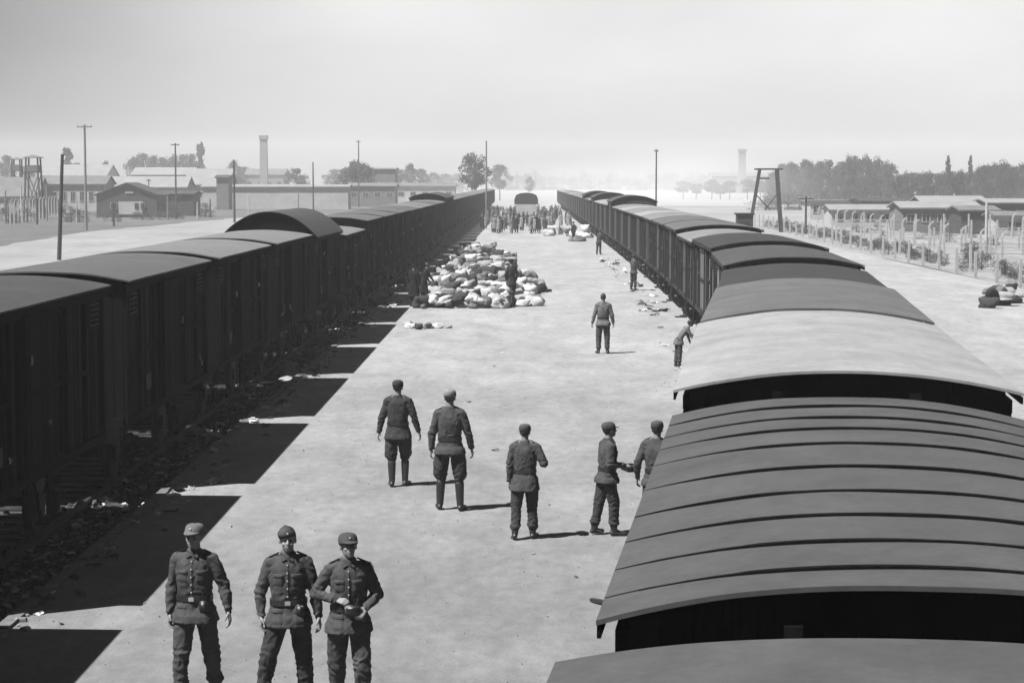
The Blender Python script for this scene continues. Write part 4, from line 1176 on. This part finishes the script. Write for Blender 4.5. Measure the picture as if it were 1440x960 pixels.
# ------------------------------------------------------------------ poles, towers, fences
polem = gray('creosoted_pole', .06, .9, .3, 3, .2, stretch=(1,1,.2)); polep = gray('pale_pole', .3, .9, .2, 3, .2, stretch=(1,1,.2)); conc = gray('concrete_post', .62, .9, .12, 5, .2)
wirem = gray('wire', .12, .6, .1, 3, 0)
def pole(px, py_top, y, label, arm=0, m=None, r=.12, lean=0, arms=1, zb=-.27):
    h = hroof(py_top, y); root = empty('utility_pole', (xat(px, y), y, zb), label=label, cat='pole'); m = m or polem
    b = bmesh.new(); bar(b, (0,0,0), (lean,0,h), r*2, n=10, r1=r*1.4); obj('mast', b, m, root)
    for k in range(arms if arm else 0):
        b = bmesh.new(); bar(b, (lean-arm/2,-.1,h-.25-k*.6), (lean+arm/2,-.1,h-.25-k*.6), .12); a_ = obj('crossarm', b, m, root)
        n_ = 4
        b = bmesh.new()
        for q in range(n_):
            x = lean-arm/2+.1+(arm-.2)*q/(n_-1); bar(b, (x,-.1,h-.2-k*.6), (x,-.1,h-k*.6), .09, n=6)
        obj('insulator', b, conc, a_)
    return root
pole(82, 217, 137, 'dark leaning pole standing nearest at the far left', 0, r=.15, lean=.35)
pole(121, 176, 222, 'tallest pole on the left, with a wide crossarm', 1.7, polep, r=.16)
pole(248, 202, 300, 'crossarm pole above the dark shed on the left', 1.3, r=.15)
pole(330, 225, 262, 'bare dark pole left of the barrel-roofed wagon', 0, r=.16)
pole(441, 228, 300, 'thin bare pole right above the barrel-roofed wagon', 0, r=.13)
pole(505, 198, 420, 'faint tall pole in front of the left tree clump', .9, r=.16)
pole(684, 202, 232, 'pale slender pole at the end of the luggage, by the left train', 0, polep, r=.12, zb=0)
pole(922, 210, 240, 'thin tall pole rising behind the right train', .5, r=.11)
pole(1132, 276, 205, 'short dark pole before the right camp huts', 1.5, r=.13)
pole(1385, 284, 150, 'pale post in front of the dark-walled hut', 0, conc, r=.14)
for px, py, y, n_ in ((210,252,350,'small'),(290,236,420,'dim')): pole(px, py, y, n_+' pole among the left huts', .8, r=.12)
def tower(px, y, py_top, py_cab, wpx, label):
    h = hroof(py_top, y); hc = hroof(py_cab, y); w = wpx/F*y
    root = empty('watchtower', (xat(px,y), y, -.27), label=label, cat='watchtower')
    for sx in (-1,1):
        for sy in (-1,1):
            b = bmesh.new(); bar(b, (sx*w*.62, sy*w*.62, 0), (sx*w*.45, sy*w*.45, h-.35), .22); obj('leg', b, wall_d, root)
    b = bmesh.new()
    for sy in (-1,1):
        for (a, c) in (((-.6,0),(.5,.5)), ((.6,0),(-.5,.5))): bar(b, (a[0]*w, sy*w*.57, .3), (c[0]*w, sy*w*.52, hc-.3), .1)
    obj('cross_brace', b, wall_d, root)
    b = bmesh.new(); bx(b, (0,0,hc), (w*1.15,w*1.15,.15)); obj('platform', b, wall_d, root)
    b = bmesh.new()
    for sx in (-1,1): bx(b, (sx*w*.5,0,hc+.5), (.08,w*.96,.95))
    for sy in (-1,1): bx(b, (0,sy*w*.5,hc+.5), (w*1.0,.08,.95))
    obj('cabin_wall', b, wall_m, root)
    b = bmesh.new(); loft(b, [((0,0,h-.35), w*.95, w*.95), ((0,0,h-.27), w*.95, w*.95), ((0,0,h+.1), .1, .1)], 4)
    for v in b.verts: v.co = Matrix.Rotation(R(45),3,'Z') @ v.co
    obj('roof', b, rf_m, root)
tower(48, 290, 219, 242, 18, 'dark timber watchtower above the huts at the far left')
tower(25, 345, 222, 240, 12, 'paler watchtower just left of the dark one')
# leaning timber frame on the right
y = 212; root = empty('timber_frame', (xat(1080,y), y, -.27), label='tall dark timber frame with splayed legs and crossbar beyond the right train', cat='timber frame')
def fx(px): return xat(px, y) - xat(1080, y)
ht = hroof(238, y)
for (a, c) in ((1054,1068),(1099,1092)):
    for dy_ in (0, 1.6):
        b = bmesh.new(); bar(b, (fx(a), dy_, 0), (fx(c), dy_, ht), .24 if a > 1090 else .17); obj('leg', b, polem, root)
for (pa, pb, py) in ((1062,1099,238),(1066,1080,251)):
    b = bmesh.new(); z = hroof(py, y); bar(b, (fx(pa), -.14, z), (fx(pb), -.14, z), .17)
    if py == 238: bar(b, (fx(pa), 1.74, z), (fx(pb), 1.74, z), .17)
    obj('crossbar', b, polem, root)
b = bmesh.new(); bar(b, (fx(1060), -.2, hroof(272,y)), (fx(1082), -.2, hroof(295,y)), .11); bar(b, (fx(1092), -.2, hroof(272,y)), (fx(1074), -.2, hroof(295,y)), .11); obj('cross_brace', b, polem, root)
# guard booth
y = 140; root = empty('guard_booth', (xat(1046,y), y, 0), label='small dark guard booth just beyond the right train', cat='booth')
hh = H+(VY-301)/F*y
b = bmesh.new(); bx(b, (0,0,hh/2), (1.1,1.1,hh)); obj('wall', b, wall_d, root)
b = bmesh.new(); bx(b, (0,0,hh+.04), (1.3,1.3,.1)); obj('roof', b, rf_d, root)
b = bmesh.new(); bx(b, (.12,-.57,hh*.72), (.35,.05,.5)); obj('window', b, win_m, root)
# barbed-wire fences
def fence(x0f, ys, hgt, label, m, step, wires=6, curve=True, w=.17):
    root = empty('wire_fence', (x0f(ys[0]), ys[0], -.26), label=label, cat='fence')
    ox, oy = x0f(ys[0]), ys[0]; y = ys[0]; pts = []
    while y <= ys[1]:
        b = bmesh.new(); x = x0f(y)-ox; j = rp.uniform(-.03,.03)
        bar(b, (x,y-oy,0), (x+j,y-oy,hgt*.82), w, r1=w*.75)
        if curve:
            bar(b, (x+j,y-oy,hgt*.81), (x+j+.1,y-oy,hgt*.93), w*.72); bar(b, (x+j+.1,y-oy,hgt*.92), (x+j+.35,y-oy,hgt), w*.66)
        else: bar(b, (x+j,y-oy,hgt*.82), (x+j,y-oy,hgt), w*.75)
        obj('post', b, m, root); pts.append((x, y-oy)); y += step
    b = bmesh.new()
    for (a, c) in zip(pts, pts[1:]):
        for k in range(wires):
            z = hgt*(.12+.68*k/(wires-1)); bar(b, (a[0]-.09,a[1],z), (c[0]-.09,c[1],z), .012, n=3)
    obj('barbed_wire', b, wirem, root)
fence(lambda y: 24.3+(y-84)*.02, (84, 250), 1.5, 'row of short white fence posts with wire along the right road', conc, 5.5, 4, curve=False)
fence(lambda y: 29.5+(y-100)*.05, (100, 260), 2.1, 'second fence of pale curved posts deeper in the right camp', conc, 8, 6)
fence(lambda y: 42+(y-150)*.1, (150, 300), 2.3, 'farther pale fence before the right camp huts', conc, 7, 6)
fence(lambda y: -64-(y-250)*.14, (246, 312), 3.2, 'pale curved post fence at the far left before the huts', conc, 4.4, 6)
def cross_fence(y, x0, x1, hgt, step, label):
    root = empty('wire_fence', (x0, y, -.26), label=label, cat='fence'); x = 0; pts = []
    while x <= x1-x0:
        b = bmesh.new(); j = rp.uniform(-.05,.05); bar(b, (x,0,0), (x+j,0,hgt), .17, r1=.13); obj('post', b, conc, root); pts.append(x); x += step*rp.uniform(.8,1.2)
    b = bmesh.new()
    for a, c in zip(pts, pts[1:]):
        for k in range(4): z = hgt*(.2+.23*k); bar(b, (a,-.09,z), (c,-.09,z), .012, n=3)
    obj('barbed_wire', b, wirem, root)
cross_fence(118, 26, 38, 1.7, 1.9, 'nearest crossing row of white posts in the right yard')
cross_fence(146, 27, 46, 1.9, 2.2, 'second crossing row of white posts in the right yard')
cross_fence(132, 27, 44, 1.5, 2.6, 'crossing row of low posts between the first and second rows in the right yard')
cross_fence(160, 28, 50, 1.7, 2.1, 'crossing row of posts behind the second row in the right yard')
cross_fence(196, 30, 60, 2.2, 2.5, 'crossing row of posts directly before the broad pale roofed hut')
cross_fence(176, 27, 52, 2.0, 2.4, 'farthest crossing row of white posts in the right yard, before the huts')
for k, (px, py, yy) in enumerate(((8,268,255),(30,262,262),(52,270,250),(66,258,275),(108,280,262),(160,284,240),(236,276,280),(278,284,290),(296,280,300),(420,272,330),(350,276,330))):
    pole(px, py, yy, ('thin pale post in the left yard, %s' % ('far left','beside the tower','below the tower','right of the tower','by the crossarm pole','before the gabled house','by the dark shed','right of the shed','by the pale building','before the long pale wall','left of the long pale wall')[k]), 0, (polep, conc, polem)[k % 3], r=.13)
for (px, y, h_, w_) in ((100,262,2.3,4.2),(112,266,1.8,3),(158,268,1.7,3),(248,285,2.2,3.5),(12,255,2.5,4),(38,262,2,4),(200,280,1.4,4),(290,300,2.4,4)):
    tree('bush', px, y, h_, w_, 'dark bushy shrub in the left yard', 'dark shrubs in the left yard', mi=0, cat='shrub')
# ditch growth along the right fence
for k in range(60):
    y = 86+k*2.6; x = 25.0+(y-84)*.02+rp.uniform(.3,2.2)
    o = tree('bush', VX, y, rp.uniform(.5,1.3), rp.uniform(1.0,2.2), 'dark weed clump growing behind the white fence posts', 'weeds behind the right fence', mi=0, cat='weed'); o.location.x = x
for k in range(30):
    y = 120+k*4.5; x = rp.uniform(29,48)
    o = tree('bush', VX, y, rp.uniform(.5,1.6), rp.uniform(1,2.8), 'low weed clump in the sandy camp yard on the right', 'weeds in the right yard', mi=1, cat='weed'); o.location.x = x
# lorry at the far end
root = empty('covered_lorry', (xat(740,250), 247.5, 0), label='canvas covered lorry parked at the far end beyond the crowd', cat='lorry')
b = bmesh.new()
prof = [(-1.45,2.3),(-1.45,2.9),(-1.25,3.4),(-.75,3.62),(0,3.7),(.75,3.62),(1.25,3.4),(1.45,2.9),(1.45,2.3)]
f1 = [b.verts.new((x,-2.2,z)) for x, z in prof]; f2 = [b.verts.new((x,2.4,z)) for x, z in prof]
for i in range(len(prof)): j = (i+1) % len(prof); b.faces.new([f1[i],f1[j],f2[j],f2[i]])
b.faces.new(f1[::-1]); b.faces.new(f2); bmesh.ops.recalc_face_normals(b, faces=b.faces); obj('canvas_cover', b, lug['dark'], root)
b = bmesh.new(); bx(b, (0,0.1,1.6), (2.5,4.8,1.4)); obj('load_bed', b, wall_l, root)
b = bmesh.new(); bx(b, (0,3.4,1.6), (2.0,1.5,1.7), taper=.9); bx(b, (0,4.6,1.2), (1.2,1.2,.9), taper=.9); obj('cab', b, wall_d, root)
for x in (-.95,.95):
    for yy in (-1.3,4.3):
        b = bmesh.new(); bar(b, (x-.13,yy,.5), (x+.13,yy,.5), 1.0, n=16); obj('wheel', b, leather, root)
# handcart-like trestle by the right heap
# ------------------------------------------------------------------ light, sky, air
az = R(31)      # sun from the left and a little behind the camera
el = R(58.3)
sd = bpy.data.lights.new('sun', 'SUN'); sd.energy = 5.0; sd.angle = R(.5); sd.color = (1,1,1)
so = bpy.data.objects.new('sun', sd); C.objects.link(so)
dirv = V((-math.cos(el)*math.cos(az), -math.cos(el)*math.sin(az), math.sin(el)))
so.rotation_euler = dirv.to_track_quat('Z', 'Y').to_euler()
w = bpy.data.worlds.new('World'); scene.world = w; w.use_nodes = True
nt = w.node_tree; N = nt.nodes; L_ = nt.links; bg = N['Background']
sky = N.new('ShaderNodeTexSky'); sky.sky_type = 'NISHITA'; sky.sun_disc = False; sky.sun_elevation = el; sky.sun_rotation = math.atan2(dirv.x, dirv.y)
sky.dust_density = 3.0; sky.air_density = 1.0
bw = N.new('ShaderNodeRGBToBW'); L_.new(sky.outputs[0], bw.inputs[0])
tcw = N.new('ShaderNodeTexCoord'); sx = N.new('ShaderNodeSeparateXYZ'); L_.new(tcw.outputs['Generated'], sx.inputs[0])
def mrange(sock, a, b, c, d, smooth=True):
    m = N.new('ShaderNodeMapRange'); m.interpolation_type = 'SMOOTHSTEP' if smooth else 'LINEAR'
    for i, v in enumerate((a, b, c, d)): m.inputs[i+1].default_value = v
    L_.new(sock, m.inputs[0]); return m.outputs[0]
def mul(a, b):
    m = N.new('ShaderNodeMath'); m.operation = 'MULTIPLY'; L_.new(a, m.inputs[0]); L_.new(b, m.inputs[1]); return m.outputs[0]
cl = N.new('ShaderNodeTexNoise'); cl.inputs['Scale'].default_value = 7; cl.inputs['Detail'].default_value = 5; cm = N.new('ShaderNodeMapping'); cm.inputs['Scale'].default_value = (1,1,3)
L_.new(tcw.outputs['Generated'], cm.inputs[0]); L_.new(cm.outputs[0], cl.inputs['Vector'])
# sky scaled: bright ahead, duller left; added dimming behind and overhead cuts fill light
g = mul(mul(mrange(sx.outputs[0], -.34, -.06, .44, 2.03), mrange(sx.outputs[1], .3, .95, .14, 1.0)), mul(mrange(sx.outputs[2], .14, .5, 1.0, .33), mrange(sx.outputs[2], .0, .09, 1.32, .96)))
g = mul(g, mrange(cl.outputs['Fac'], .3, .7, .93, 1.07, False))
L_.new(mul(bw.outputs[0], g), bg.inputs['Color']); bg.inputs['Strength'].default_value = .06
hz = bmesh.new(); x0, x1, y0, y1, z0, z1 = -900, 900, -30, 1500, -1.3, 33
bx(hz, ((x0+x1)/2,(y0+y1)/2,(z0+z1)/2), (x1-x0,y1-y0,z1-z0))
hm = bpy.data.materials.new('haze_air'); hm.use_nodes = True; n_ = hm.node_tree.nodes; n_.remove(n_['Principled BSDF'])
pv = n_.new('ShaderNodeVolumePrincipled'); pv.inputs['Color'].default_value = (1,1,1,1); pv.inputs['Density'].default_value = .00048; pv.inputs['Anisotropy'].default_value = .0
hm.node_tree.links.new(pv.outputs[0], n_['Material Output'].inputs['Volume'])
tag(obj('haze', hz, hm), kind='stuff')
def smoke(c, r, dens, seed):
    b = bmesh.new(); ell(b, (0,0,0), r, None, 14)
    m = bpy.data.materials.new('smoke_air'); m.use_nodes = True; n_ = m.node_tree.nodes; l_ = m.node_tree.links; n_.remove(n_['Principled BSDF'])
    pv = n_.new('ShaderNodeVolumePrincipled'); pv.inputs['Color'].default_value = (1,1,1,1)
    tc = n_.new('ShaderNodeTexCoord'); mp = n_.new('ShaderNodeMapping'); mp.inputs['Scale'].default_value = (1/r[0],1/r[1],1/r[2]); l_.new(tc.outputs['Object'], mp.inputs[0])
    ln = n_.new('ShaderNodeVectorMath'); ln.operation = 'LENGTH'; l_.new(mp.outputs[0], ln.inputs[0])
    mr = n_.new('ShaderNodeMapRange'); mr.interpolation_type = 'SMOOTHSTEP'
    for i, v in enumerate((.15, .95, dens, 0)): mr.inputs[i+1].default_value = v
    l_.new(ln.outputs['Value'], mr.inputs[0])
    ns = n_.new('ShaderNodeTexNoise'); ns.inputs['Scale'].default_value = .05; ns.inputs['Detail'].default_value = 3; l_.new(tc.outputs['Object'], ns.inputs['Vector'])
    m2 = n_.new('ShaderNodeMapRange')
    for i, v in enumerate((.35, .7, .2, 1.5)): m2.inputs[i+1].default_value = v
    l_.new(ns.outputs['Fac'], m2.inputs[0])
    mu = n_.new('ShaderNodeMath'); mu.operation = 'MULTIPLY'; l_.new(mr.outputs[0], mu.inputs[0]); l_.new(m2.outputs[0], mu.inputs[1]); l_.new(mu.outputs[0], pv.inputs['Density'])
    l_.new(pv.outputs[0], n_['Material Output'].inputs['Volume'])
    tag(obj('smoke', b, m, loc=c), kind='stuff')
smoke((30, 430, 4), (36, 140, 11), .0048, 1)
smoke((4, 520, 4), (50, 120, 9), .0022, 2)

vs_ = scene.view_settings; vs_.view_transform = 'Standard'; vs_.look = 'None'; vs_.exposure = 1.12; vs_.gamma = 1; vs_.use_curve_mapping = False
scene.cycles.volume_bounces = 2; scene.cycles.max_bounces = 6
